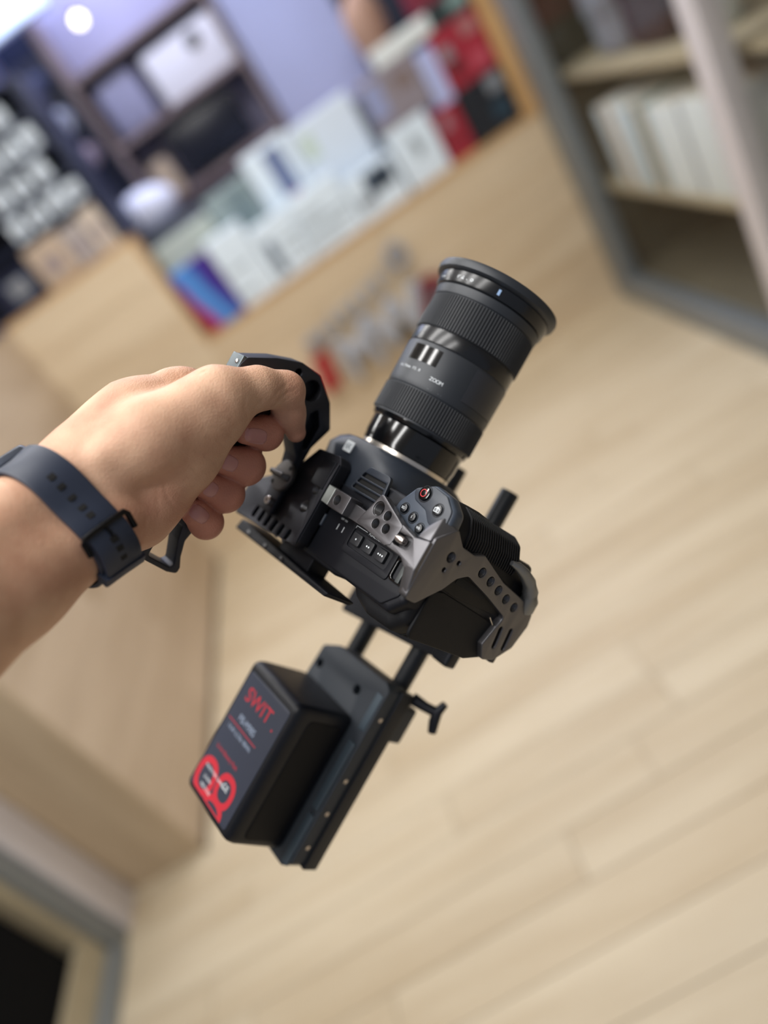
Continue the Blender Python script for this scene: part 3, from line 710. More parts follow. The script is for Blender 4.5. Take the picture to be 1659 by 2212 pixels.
bm = plate_bm(circ2(97.5, -19.2, 0.85, 16), [circ2(97.5, -19.2, 0.45, 16)], 'z', 48.98, 49.12, 0.02, 1); rp_bm('camera_icon', bm, M_print, ph)
# function key panel
fp = plate('function_panel', fillet([(38, -71), (87, -71), (87, -46), (38, -46)], 3), [fillet([(41, -66.5), (82, -66.5), (83, -54.5), (41, -54.5)], 2.5)], 'z', 46, 47, M_body_d, CAM, 0.3)
for i, (x, y_) in enumerate(((48.3, -60.0), (61.2, -59.8), (74.2, -59.6))):
    k_ = plate('function_button', fillet([(x - 4.6, y_ - 4.0), (x + 4.6, y_ - 4.0), (x + 4.6, y_ + 4.0), (x - 4.6, y_ + 4.0)], 1.4), [], 'z', 45.5, 48.2, mat('key_grey', (32, 34, 38), 0.45), fp, 0.5)
    for j in range(i + 1):
        bm = plate_bm(circ2(x + (j - i / 2) * 2.0, y_, 0.62, 14), [], 'z', 48.16, 48.28, 0.02, 1); rp_bm('key_dot', bm, M_print, k_)
print_text('function_text', 'FUNCTION', 3.0, (62.5, -52.4, 47.05), M_print, CAM, sx=0.92)
for (x0, x1) in ((42, 53.5), (71.5, 80)):
    rbox('bracket_line', (x0, -52.55, 46.98), (x1, -52.25, 47.06), M_print, CAM, 0.0)
rbox('bracket_line', (41.8, -54, 46.98), (42.1, -52.25, 47.06), M_print, CAM, 0.0)
print_text('switch_text', 'OFF  ON', 1.8, (27.5, -54.0, 46.3), M_print, CAM)
for x in (24.5, 30.5): rbox('switch_mark', (x, -62, 46.0), (x + 0.5, -58, 46.15), M_print, CAM, 0.0)
rbox('power_switch', (4, -66, 45.5), (10, -57, 48), M_pod, CAM, 1.2)
# strap lug
lug = plate('strap_lug', fillet([(88, -69), (88, -53.5), (104, -53.5), (106, -69)], 3), [fillet([(90, -67), (90, -55.5), (102, -55.5), (103.6, -67)], 2)], 'z', 44.8, 47.8, M_gloss, CAM, 0.8)
plate('lug_floor', fillet([(89, -68), (89, -54.5), (103, -54.5), (104.5, -68)], 2), [], 'z', 45.4, 45.9, M_pit, lug, 0.1)
rbox('lug_bar', (95, -68, 46.2), (98.5, -54.5, 48.2), mat('lug_bar_grey', (88, 92, 92), 0.4, 0.6), lug, 0.5)
# rear display edge standing off the back
scr = plate('rear_display', fillet([(-81, -105), (44, -102.5), (48, -99), (-78, -96)], 1.5), [], 'z', 20, 45, M_body_d, CAM, 1.0)
for x in (-62, -36, -12): lathe('display_screw', [(2.0, 44.8), (2.0, 45.6), (1.2, 46.0), (0.05, 46.0)], M_thread, scr, (x, -101.5, 0), 'z', 16, cap=False)
rbox('display_hinge', (-30, -100, 20), (10, -86, 38), M_body_d, CAM, 1.0)

# ------------------------------------------------------------------ lens
LENS = rig_thing('camera_lens', (0, 0, 0), 'black zoom lens with two ribbed rings and a flared hood', 'lens')
lathe('mount_ring', [(33, -0.6), (34.8, -0.4), (34.8, 2.6), (34.0, 3.0), (33, 3.0)], M_silver, LENS, cap=False, seg=96)
lathe('rear_barrel', [(33, 2.8), (35.0, 3.2), (35.2, 6), (35.8, 9), (36.0, 20.5), (37.5, 21.5), (38.2, 23.5), (38.4, 24.5)], M_gloss, LENS, cap=False, seg=96)
def ribbed(name, y0, y1, r, n, material):
    bm = bmesh.new(); rings = []
    seg = n * 4
    for (dr, yy) in ((-0.8, y0), (0, y0 + 0.5), (0, y1 - 0.5), (-0.8, y1)):
        ring = []
        for k in range(seg):
            a = 2 * math.pi * k / seg; rr = r + dr + (0.42 if k % 4 in (0, 1) and dr == 0 else -0.42)
            ring.append(bm.verts.new((rr * math.cos(a), yy, rr * math.sin(a))))
        rings.append(ring)
    for a, b in zip(rings[:-1], rings[1:]):
        for k in range(seg): bm.faces.new((a[k], a[(k + 1) % seg], b[(k + 1) % seg], b[k]))
    return rp_bm(name, bm, material, LENS, 25)
ribbed('zoom_ring', 25.5, 46, 39.2, 112, M_lensrub)
lathe('zoom_ring_sleeve', [(38.2, 24.3), (38.4, 25.2), (38.3, 46), (38.6, 47)], M_lens, LENS, cap=False, seg=96)
lathe('barrel', [(38.2, 46.2), (38.9, 46.8), (39.2, 47.4), (39.4, 51), (39.6, 77.5), (39.2, 78.6)], M_lens, LENS, cap=False, seg=96)
lathe('gloss_ring', [(38.4, 78.2), (39.0, 78.8), (39.3, 80), (39.3, 89.0), (38.9, 90.2)], mat('satin_black_ring', (16, 18, 22), 0.25), LENS, cap=False, seg=96)
ribbed('focus_ring', 90, 115, 39.9, 112, M_lensrub)
lathe('focus_ring_sleeve', [(38.9, 89.9), (39.1, 90.6), (39.1, 114.4), (39.5, 115.3)], M_lens, LENS, cap=False, seg=96)
lathe('front_barrel', [(39.0, 115), (40.2, 115.6), (40.6, 117), (41.2, 121.5), (40.6, 122.2)], M_lens, LENS, cap=False, seg=96)
lathe('hood_collar', [(40.2, 122), (42.2, 122.6), (42.8, 124), (43.4, 130.5), (43.0, 131)], mat('satin_black_ring', (16, 18, 22), 0.25), LENS, cap=False, seg=96)
lathe('hood', [(42.6, 130.8), (45.2, 131.2), (46.6, 132.5), (47.2, 136), (46.4, 138.0), (44.2, 138.4), (41.5, 137), (38.5, 130), (37.5, 124)], M_lens, LENS, cap=False, seg=96)
lathe('front_glass', [(37.6, 124.5), (30, 127), (18, 129.2), (0.05, 130)], mat('coated_glass', (12, 14, 22), 0.04, spec=0.8), LENS, cap=False, seg=64)
def ring_patch(name, r, a0, a1, y0, y1, material, th=0.5, n=14, label=None):
    bm = bmesh.new(); g = []
    for rr in (r, r + th):
        for yy in (y0, y1):
            g.append([bm.verts.new((rr * math.cos(math.radians(a0 + (a1 - a0) * k / n)), yy, rr * math.sin(math.radians(a0 + (a1 - a0) * k / n)))) for k in range(n + 1)])
    a, b, c, d = g
    for k in range(n):
        bm.faces.new((c[k], c[k + 1], d[k + 1], d[k])); bm.faces.new((a[k], a[k + 1], c[k + 1], c[k])); bm.faces.new((b[k], b[k + 1], d[k + 1], d[k]))
    for k in (0, n): bm.faces.new((a[k], c[k], d[k], b[k]))
    return rp_bm(name, bm, material, LENS, 40, label)
ring_patch('distance_window', 39.45, 62, 98, 64, 75.5, M_gloss, 0.35)
ring_patch('grip_panel', 39.5, -30, 24, 53, 77, mat('lens_panel', (46, 48, 54), 0.4), 0.4)
def ring_text(name, s, r, y_, a0, size, material=M_print, step=None, sx=1.0):
    step = step or math.degrees(size * 0.72 / r)
    bm = bmesh.new()
    for i, ch in enumerate(s):
        if ch == ' ': continue
        a = math.radians(a0 - i * step); N = Vector((math.cos(a), 0, math.sin(a))); U = Vector((math.sin(a), 0, -math.cos(a))); V = Vector((0, 1, 0))
        me = text_mesh(ch, size, 0.02); q = bmesh.new(); q.from_mesh(me); bpy.data.meshes.remove(me)
        for v in q.verts: v.co = N * (r + 0.06 + v.co.z) + U * v.co.x * sx + V * (y_ + v.co.y)
        me = bpy.data.meshes.new('q'); q.to_mesh(me); q.free(); bm.from_mesh(me); bpy.data.meshes.remove(me)
    return rp_bm(name, bm, material, LENS, None)
ring_text('hood_text', '82', 42.9, 126.6, 112, 4.6)
ring_text('hood_text', 'F2.8', 43.0, 126.8, 86, 5.2)
ring_patch('index_mark', 43.2, 42, 44.5, 124.5, 128.5, mat('pale_blue_mark', (150, 180, 220), 0.5), 0.15, 4)
ring_text('barrel_text', '24-70mm F2.8', 39.45, 58.0, 106, 2.6)
ring_text('barrel_text', 'ZOOM', 39.4, 56.0, 60, 3.6)
ring_text('zoom_scale', '24  35', 39.2, 50.0, 58, 2.8)

# ------------------------------------------------------------------ cage
CAGE = rig_thing('camera_cage', (20, -55, 52), 'gunmetal camera cage with threaded holes around the camera body', 'cage')
slots = [slot2(-51 + 9.2 * i, -86, -50 + 9.2 * i, -80.5, 2.1) for i in range(6)]
tp = plate('top_plate', fillet([(-73, -93), (7, -86), (9.5, -82), (9.5, -24), (5, -19), (-20, -21), (-35, -43), (-73, -65)], [2, 3, 2, 2, 3, 3, 4, 3]), slots + [circ2(-3, -60, 4.3), circ2(-0.5, -46.8, 3.2), circ2(-2, -34.5, 3.2)], 'z', 48, 57, M_cage_d, CAGE, 0.6)
for c_, r in (((-3, -60, 56.7), 4.3), ((-0.5, -46.8, 56.7), 3.2)): thread(tp, c_, 'z', r * 0.98, 5)
lathe('plate_bolt', [(3.0, 53), (3.0, 57.6), (2.4, 58.2), (1.2, 58.2), (1.2, 57.4), (0.05, 57.4)], M_steel, tp, (-2, -34.5, 0), 'z', 24, cap=False)
rbox('side_lip', (7.2, -84, 57), (9.4, -24, 58.6), M_cage_d, tp, 0.5)
rbox('rail_clamp', (-9, -44, 57), (6, -24, 58.4), M_cage_k, tp, 0.5)
rbox('left_side_frame', (-78, -90, -58), (-73, -70, 56), M_cage_d, CAGE, 1.5)
blk = hull('clamp_block', [(10, -50.5, 52), (10, -38.5, 52), (11, -50.5, 58.5), (11, -38.5, 58.5), (23.5, -50.5, 62.5), (23.5, -38.5, 62.5), (24, -50.5, 50), (24, -38.5, 50)], mat('lit_end_metal', (176, 182, 178), 0.4, 0.6), CAGE, 0.5, label='sloped end of the clamp block, light on it put into its colour')  # paler metal than the threaded block: light on the slope put into the colour
pl = plate('threaded_block', fillet([(23.8, -50.8), (41, -50.8), (41, -38.2), (23.8, -38.2)], 0.8), [circ2(29.8, -44.4, 3.2)], 'z', 50, 62.2, M_cage, CAGE, 0.5)
thread(pl, (29.8, -44.4, 62.0), 'z', 3.15, 7)
br = plate('bridge_bar', fillet([(40, -50.5), (40, -40.5), (52, -41), (60, -42), (60, -50.5)], 0.5), [], 'z', 51, 56.5, M_cage, CAGE, 0.4)
tri = plate('hole_plate', fillet([(50, -49.5), (58.6, -27.2), (61, -26.8), (86.5, -36.5), (88, -38), (86, -50.5), (82, -52.6)], [1, 1, 1, 1, 1, 1, 1]), [circ2(62.3, -35.6, 4.7, 28), circ2(72.4, -36.6, 3.1), circ2(66.3, -44.4, 3.1), circ2(76.4, -43.8, 3.1)], 'z', 50.5, 57.2, M_cage, CAGE, 0.4)
for c_, r in (((62.3, -35.6), 4.65), ((72.4, -36.6), 3.05), ((66.3, -44.4), 3.05), ((76.4, -43.8), 3.05)): thread(tri, (c_[0], c_[1], 57.0), 'z', r, 7)
arm = plate('shoulder_arm', fillet([(83, -52.3), (86.6, -36.2), (100, -39.0), (112.5, -36.5), (112.5, -55), (104, -57), (98, -53)], [0.5, 0.5, 3, 1, 1, 2, 3]), [slot2(88.5, -44.8, 97, -44.2, 4.0)], 'z', 49, 56.8, M_cage, CAGE, 0.7)
rbox('screw_pocket', (84, -49, 49.8), (102, -40, 51.5), M_cage, arm, 0.3)
bm = lathe_bm([(2.7, 86.5), (2.7, 92.5), (2.3, 93.2), (1.3, 93.2), (1.3, 92.0), (0.05, 92.0)], (0, -44.6, 54.6), 'x', 24, cap=False); rp_bm('hex_bolt', bm, M_steel, arm, 35)
HX = [(-39.0, 35.0, 3.1), (-47.4, 35.0, 1.4), (-40.0, 26.3, 1.4)]
HB = [(-38.6, 2.5), (-41.1, -9.2), (-43.8, -20.8), (-46.7, -32.4), (-49.3, -44.6)]
side = plate('side_frame', fillet([(-71, 53), (-72.5, 43), (-58, 27), (-49, 20.5), (-44.5, 12), (-50.5, -14), (-58, -41), (-66, -38), (-80, -34), (-89.5, -42), (-87, -54), (-75, -66), (-57, -70), (-47, -67), (-42.5, -52), (-38.0, -22), (-28.5, 8), (-31.5, 17), (-30.5, 30), (-22.5, 41), (-34, 54)],
    [3, 4, 6, 6, 6, 3, 4, 4, 3, 4, 5, 5, 6, 6, 6, 3, 4, 4, 4, 3, 3]),
    [circ2(a, b, r) for a, b, r in HX] + [circ2(a, b, 3.1) for a, b in HB] + [slot2(-66, -44, -78, -46.5, 1.8), slot2(-64.5, -55, -77, -57, 1.8)], 'x', 107, 113, M_cage, CAGE, 0.9)
for a, b, r in HX[:1] + [(a, b, 3.1) for a, b in HB]: thread(side, (112.8, a, b), 'x', r * 0.98, 5.2)
hull('shoulder_facet', [(101, -38, 56), (111.5, -36.5, 56), (112.6, -23.5, 42), (105, -20.5, 48.5), (100, -30, 52), (101, -38, 46), (110, -30, 38), (105, -24, 42)], M_cage, CAGE, 0.8)
hull('rear_leg', [(103.5, -54, 57.3), (112.6, -54, 57.3), (103.5, -71.5, 50), (112.6, -72, 52), (103.5, -54, 46), (112.6, -54, 46), (103.5, -72, 44), (112.6, -72.5, 43)], M_cage, CAGE, 1.2)
bm = tube_bm([(109, -47, -62), (111.5, -41, -58), (113, -35.5, -52), (113.6, -30, -44), (113.4, -26.5, -35), (112.4, -24.6, -27), (111, -24.6, -21)], [6.2, 6.2, 5.4, 4.6, 3.8, 3.0, 1.6], 18)
rp_bm('finger_hook', bm, mat('gunmetal_hook', (128, 130, 132), 0.38, 0.8), CAGE, 50)
rbox('strap_bridge', (100, -88, -62), (108, -62, -36), M_cage_d, CAGE, 2.0)
rbox('bottom_plate', (-74, -90, -61), (110, -30, -55), M_cage_d, CAGE, 1.5)

# ------------------------------------------------------------------ top handle
HAND = rig_thing('top_handle', (-39, -50, 57), 'dark gunmetal top handle with cut-out openings held by the hand', 'handle')
prof = [(-78, 57.2), (-24, 57.2), (-6, 50.5), (10, 62), (22, 80), (22.5, 97), (16, 115), (6, 134), (0, 136), (-40, 134), (-90, 131), (-132, 134), (-137.5, 131.5), (-140.5, 110), (-139.5, 102.5), (-135, 102.5), (-128, 106), (-117, 109), (-108, 107), (-95, 104), (-40, 102), (-22, 98), (-17, 88), (-22, 77), (-34, 65.5), (-48, 61.5), (-78, 61.5)]
rr_ = [2, 3, 3, 3, 3, 3, 3, 4, 3, 10, 10, 4, 3, 3, 3, 3, 4, 5, 5, 10, 10, 6, 5, 5, 5, 6, 1.5]
cut = [fillet([(-106, 125), (-108, 116), (-118, 114), (-134.5, 107.5), (-137.0, 110), (-134.5, 127.5), (-118, 127)], 2.5), circ2(10, 80, 7.2, 30), circ2(15.5, 96, 2.6, 18), fillet([(-4, 72), (2, 68), (-8, 60), (-26, 60), (-28, 63), (-14, 70)], 2), fillet([(-30, 125), (-95, 122), (-95, 112), (-30, 112)], 3)]
plate('handle_frame', fillet(prof, rr_), cut, 'x', -44, -28, M_cage_d, HAND, 0.7)
plate('slot_floor', fillet([(-30, 58.5), (-8, 54), (12, 66), (19, 82), (18, 100), (-8, 100), (-12, 88), (-16, 76)], 3), [], 'x', -42.5, -36, M_cage_k, HAND, 0.5)
rbox('cold_shoe', (-43.5, -6, 133), (-28.5, 6, 136.5), mat('shoe_steel', (92, 100, 104), 0.4, 0.8), HAND, 0.8)
lathe('shoe_screw', [(1.6, 136), (1.6, 137), (1.1, 137.3), (0.05, 137.3)], M_steel, HAND, (-33, 1, 0), 'z', 18, cap=False)
# locking knob on the base
kb = lathe('locking_knob', [(4, 60.5), (11, 61.5), (11.6, 62.5), (11.6, 64.5), (10.6, 65.5), (4, 66), (0.05, 66)], mat('knob_grey', (92, 89, 88), 0.45, 0.8), HAND, (-32, -50, 0), 'z', 36, cap=False)
hull('knob_wing', [(-42, -53, 65.5), (-22, -52.0, 65.5), (-42, -48, 65.5), (-22, -47.0, 65.5), (-40, -52, 71), (-24, -51, 71), (-40, -49, 71), (-24, -48, 71)], mat('knob_grey', (92, 89, 88), 0.45, 0.8), kb, 0.8)
for x, y_ in ((-38, -57), (-26, -43)): lathe('knob_hole', [(1.6, 65.2), (1.6, 65.9), (0.05, 65.9)], M_pit, kb, (x, y_, 0), 'z', 14, cap=False)
lathe('base_bolt', [(3.2, 60), (3.2, 65), (2.6, 65.7), (1.4, 65.7), (1.4, 65), (0.05, 65)], M_steel, HAND, (-33, -70, 0), 'z', 22, cap=False)

# ------------------------------------------------------------------ base plate and rods
BASE = rig_thing('base_plate', (10, -75, -70), 'black rod base plate under the camera body', 'plate')
plate('plate', fillet([(-45, -128), (60, -112), (64, -106), (64, -30), (-43, -30)], 3), [], 'z', -69, -61.2, M_cage_k, BASE, 0.8)
rbox('rod_clamp', (-43, -112, -97), (43, -84, -69), M_cage_k, BASE, 2.0)
rbox('clamp_knob', (62, -112, -70), (78, -98, -58), M_cage_k, BASE, 2.5)
for x, lb_ in ((30, 'black support rod on the grip side, under the lens'), (-30, 'black support rod on the far side, mostly hidden by the lens')):
    R_ = rig_thing('support_rod', (x, -90, -85), lb_, 'rod', 'support rods under the camera')
    lathe('tube', [(0.05, -215), (7.3, -215), (7.5, -214), (7.5, 21), (7.0, 22.3), (5.6, 22.5), (5.4, 20), (0.05, 20)], M_rod, R_, (x, 0, -85), 'y', 32, cap=False)
    lathe('end_cap', [(5.5, 19.8), (5.5, 22.0), (4.8, 22.4), (0.05, 22.4)], M_cage_k, R_, (x, 0, -85), 'y', 24, cap=False)

# ------------------------------------------------------------------ battery plate and battery
BP = rig_thing('battery_plate', (0, -225, -75), 'black battery mounting plate with side screws and a clamp lever on the rods', 'plate')
M_plate = mat('plate_black', (44, 50, 58), 0.55, 0.1, bump=0.2, bscale=1500)
pm_ = plate('plate', fillet([(-34, -157), (-18, -149), (44, -146), (50, -150), (50, -296), (42, -304), (-40, -304), (-46, -296), (-46, -190), (-36, -188)], 4), [circ2(-27.5, -171, 3.6), circ2(21.3, -166, 3.6)], 'z', -72, -53, M_plate, BP, 1.0)
rbox('rod_housing', (-48, -190, -98), (48, -160, -71), M_plate, BP, 3.0)
for (y0, y1, z) in ((-186, -156, -52.2), (-253, -196, -50.5), (-300, -258, -51)):
    rbox('guide_rail', (41, y0, -54), (48, y1, z), mat('rail_grey', (70, 82, 92), 0.45, 0.4), pm_, 0.8)
for y_ in (-173, -225, -253, -282): lathe('side_screw', [(1.8, 49.8), (1.8, 50.6), (0.05, 50.6)], M_steel, pm_, (0, y_, -60), 'x', 16, cap=False)
rbox('lower_rail', (46, -300, -80), (52, -148, -66), M_cage_k, BP, 1.0)
lv = rp_bm('clamp_lever', tube_bm([(46, -152, -86), (56, -152, -92), (64, -151, -97)], [5, 4, 4], 14), M_cage_k, BP)
rp_bm('lever_handle', tube_bm([(66, -166, -101), (65, -158, -98), (64, -150, -97), (66, -142, -98)], [3.4, 4.2, 4.0, 2.8], 14), M_cage_k, lv)

BAT = rig_thing('camera_battery', (0, -240, -53), 'black camera battery block with red lettering and red loop print', 'battery')
bm = bmesh.new(); rings = []
def rrect(x0, x1, y0, y1, r): return fillet([(x0, y0), (x1, y0), (x1, y1), (x0, y1)], r, 5)
for (z, d, r) in ((-52.5, 3, 5), (-51, 0.5, 6), (-46, 0, 7), (-8, 0, 7), (-3, 0.5, 7), (0.0, 1.8, 6), (1.5, 3.6, 5), (2.0, 5.5, 4)):
    y_lo = -298 if z < -20 else -298 + (z + 20) * 0.15
    rings.append([bm.verts.new((x, y_, z)) for x, y_ in rrect(-37 + d, 34 - d, y_lo + d, -183 - d, r)])
n_ = len(rings[0])
for a, b in zip(rings[:-1], rings[1:]):
    for k in range(n_): bm.faces.new((a[k], a[(k + 1) % n_], b[(k + 1) % n_], b[k]))
bm.faces.new(rings[0]); bm.faces.new(rings[-1][::-1])
rp_bm('battery_shell', bm, mat('battery_shell', (18, 20, 27), 0.42, bump=0.15, bscale=1800, spec=0.35), BAT, 40)
lab = plate('label_panel', fillet([(-31, -288.5), (28, -288.5), (28, -192), (-31, -192)], 3), [], 'z', 1.6, 2.4, mat('label_slate', (52, 57, 72), 0.4), BAT, 0.2)
M_bred = mat('battery_red', (196, 40, 56), 0.45)
print_text('brand_text', 'SWIT', 15.5, (-4.5, -207, 2.45), M_bred, lab, sx=1.0, ext=0.05)
bm = text_mesh('SWIT', 1, 0.01); bpy.data.meshes.remove(bm)
lathe('brand_dot', [(0.9, 2.35), (0.9, 2.5), (0.05, 2.5)], M_bred, lab, (20, -212, 0), 'z', 12, cap=False)
print_text('model_text', 'PB-M98S', 7.4, (-5.2, -224.2, 2.45), mat('battery_pale_print', (150, 164, 186), 0.5), lab, ext=0.04, sx=0.9)
rbox('rule_line', (-28, -230.4, 2.38), (14, -229.8, 2.46), M_bred, lab, 0)
print_text('rating_text', '14.4V 6.7Ah 98Wh', 5.0, (-6.6, -235, 2.45), mat('battery_pale_print', (150, 164, 186), 0.5), lab, ext=0.04, sx=0.9)
print_text('note_text', 'Li-ion Battery Pack', 4.4, (-7.5, -252, 2.45), M_bred, lab, ext=0.04, sx=0.95)
def ring_print(name, cx, cy, wx, wy, st, z=2.47, rot=0.0):
    o_, i_ = [], []
    for k in range(48):
        t = 2 * math.pi * k / 48
        for (L_, ax, ay) in ((o_, wx, wy), (i_, wx - st, wy - st)):
            x, y_ = ax * math.copysign(abs(math.cos(t)) ** 0.85, math.cos(t)), ay * math.copysign(abs(math.sin(t)) ** 0.85, math.sin(t))
            L_.append((min(27.6, max(-30.6, cx + x)), max(-288.0 + (0.0 if L_ is o_ else 1.2), cy + y_)))
    return rp_bm(name, plate_bm(o_, [i_], 'z', z - 0.08, z + 0.02, 0.01, 1), M_bred, lab)
ring_print('loop_print', -17.5, -275.5, 13.0, 14.5, 5.0)
ring_print('loop_print', 8.5, -270.5, 12.0, 12.5, 4.8, 2.49)
ring_print('loop_print', 6.0, -289, 14.0, 10.5, 4.6, 2.51)
for i, (t_, y_, x, s_) in enumerate((('MADE FOR CAMERA', -269, -8, 3.4), ('LI-ION', -276, -14, 3.6), ('RECYCLE', -282, -11, 3.6))):
    print_text('small_print', t_, s_, (x, y_, 2.55), M_print, lab, ext=0.03)
print_text('small_print', 'CE', 6.5, (7.5, -268, 2.55), M_print, lab, ext=0.03)
plate('side_panel', fillet([(-290, -46), (-192, -46), (-192, -12), (-290, -12)], 6), [], 'x', 33.4, 34.6, mat('battery_side', (13, 13, 16), 0.6, spec=0.25), BAT, 0.5)

# ================================================================== ARM AND HAND
# control points: (view x, view y, distance mm) of the posed arm, turned once into positions in the viewer's frame (mm)
def vp(x, y, d): return np.array([(x - 829.5) / FPX * d, (y - 1106.0) / FPX * d, d])
def chain(*pts): return [(vp(a[0], a[1], a[2]), a[3], vp(b[0], b[1], b[2]), b[3]) for a, b in zip(pts[:-1], pts[1:])]
ARM = chain((-1700, 2440, 187, 40), (-420, 1500, 300, 36), (-30, 1185, 386, 26), (150, 1030, 425, 21), (240, 945, 445, 22)) + \
      chain((-1650, 2640, 187, 41), (-420, 1620, 300, 38), (30, 1268, 388, 26), (228, 1132, 425, 20.5), (296, 1112, 442, 18)) + \
      chain((-1669, 2552, 192, 40), (-420, 1560, 310, 36), (0, 1225, 398, 24), (195, 1085, 434, 20), (300, 1010, 455, 22)) + \
      chain((200, 985, 438, 21), (300, 905, 455, 23.5), (394, 838, 468, 12.5)) + \
      chain((215, 1022, 424, 19), (330, 945, 427, 21), (470, 866, 440, 19.5)) + \
      chain((440, 905, 446, 23), (388, 982, 449, 22.0), (332, 1062, 451, 19.5), (296, 1116, 448, 18)) + \
      chain((330, 960, 474, 25), (430, 895, 478, 20)) + chain((300, 1020, 480, 22), (340, 1050, 490, 16))
THUMB = chain((476, 860, 442, 18.5), (556, 839, 455, 13.0), (617, 842, 470, 11.8)) + chain((616, 846, 470, 11.6), (624, 892, 481, 10.2), (639, 934, 489, 6.6))
FINGERS = [chain((531, 931, 465, 8.4), (574, 936, 478, 10.8), (556, 920, 506, 10), (430, 850, 492, 11)),
           chain((482, 993, 466, 9.2), (530, 1006, 479, 12.4), (508, 985, 508, 10.5), (390, 900, 502, 11)),
           chain((444, 1048, 465, 9.0), (486, 1066, 478, 12.0), (462, 1040, 508, 10.5), (360, 960, 502, 11)),
           chain((421, 1106, 466, 8.8), (445, 1128, 478, 10.6), (422, 1100, 505, 9.5), (340, 1030, 500, 10))]
def seg_d(P, s):
    a, ra, b, rb = s; ab = b - a; t = np.clip(((P - a) @ ab) / (ab @ ab), 0, 1)
    return np.linalg.norm(P - a - t[..., None] * ab, axis=-1) - (ra + (rb - ra) * t)
def smin(a, b, k):
    h = np.clip(0.5 + 0.5 * (b - a) / k, 0, 1); return b + (a - b) * h - k * h * (1 - h)
def group_d(P, segs, k):
    d = None
    for s in segs:
        q = seg_d(P, s); d = q if d is None else smin(d, q, k)
    return d
DENTS = [(vp(268, 1168, 428), 7.0, 1.2), (vp(432, 800, 452), 5.0, 1.6)]
CREASES = []
def arm_d(P, fine=True):
    d = group_d(P, ARM, 12.0)
    d = smin(d, group_d(P, THUMB, 5.0), 7.0)
    # tendon ridge and index knuckle
    r1 = (vp(225, 985, 411), 5.0, vp(430, 862, 426), 6.0)
    d = smin(d, seg_d(P, r1), 9.0)
    d = smin(d, seg_d(P, (vp(372, 838, 466), 12.5, vp(408, 838, 470), 12.0)), 5.0)
    f = None
    for s in FINGERS:
        q = group_d(P, s, 4.0); f = q if f is None else smin(f, q, 0.9)
    d = smin(d, f, 1.6)
    for a, b, sg, dep in (CREASES if fine else ()):
        q = seg_d(P, (a, 0.0, b, 0.0)); d = d + dep * np.exp(-(q / sg) ** 2)
    for c, rad, dep in DENTS: d = d + dep * np.exp(-((P - c) ** 2).sum(-1) / (2 * rad * rad))
    return d
# fine skin folds: lines laid on the surface of the smooth hand
FOLDS = [([(590, 880), (604, 862), (622, 848), (640, 840)], 0.9, 0.55), ([(584, 866), (600, 846), (618, 832)], 0.8, 0.35), ([(612, 868), (630, 852), (646, 846)], 0.7, 0.3), ([(545, 900), (552, 880), (566, 866)], 1.1, 0.5), ([(536, 905), (528, 880), (532, 858)], 1.0, 0.3),
         ([(518, 925), (498, 908), (476, 900)], 0.9, 0.35), ([(508, 948), (484, 930), (458, 922)], 0.9, 0.35), ([(496, 970), (470, 952), (446, 946)], 0.9, 0.3), ([(470, 1005), (444, 984), (424, 976)], 0.9, 0.3),
         ([(440, 1036), (418, 1012), (404, 996)], 0.9, 0.3), ([(378, 1100), (362, 1076), (354, 1046)], 1.0, 0.35), ([(345, 1110), (340, 1080), (342, 1050)], 0.9, 0.25), ([(300, 1180), (312, 1150), (316, 1122)], 1.2, 0.5),
         ([(420, 803), (432, 806), (444, 800)], 1.2, 0.7), ([(596, 935), (590, 915), (580, 905)], 0.8, 0.25)]
_b = []
for poly, sg, dep in FOLDS:
    q = []
    for x, y in poly:
        d = 395.0
        for _ in range(70): d += float(arm_d(vp(x, y, d)[None], False)[0]) * 0.8
        q.append(vp(x, y, d))
    _b += [(a, b, sg, dep) for a, b in zip(q[:-1], q[1:])]
CREASES += _b
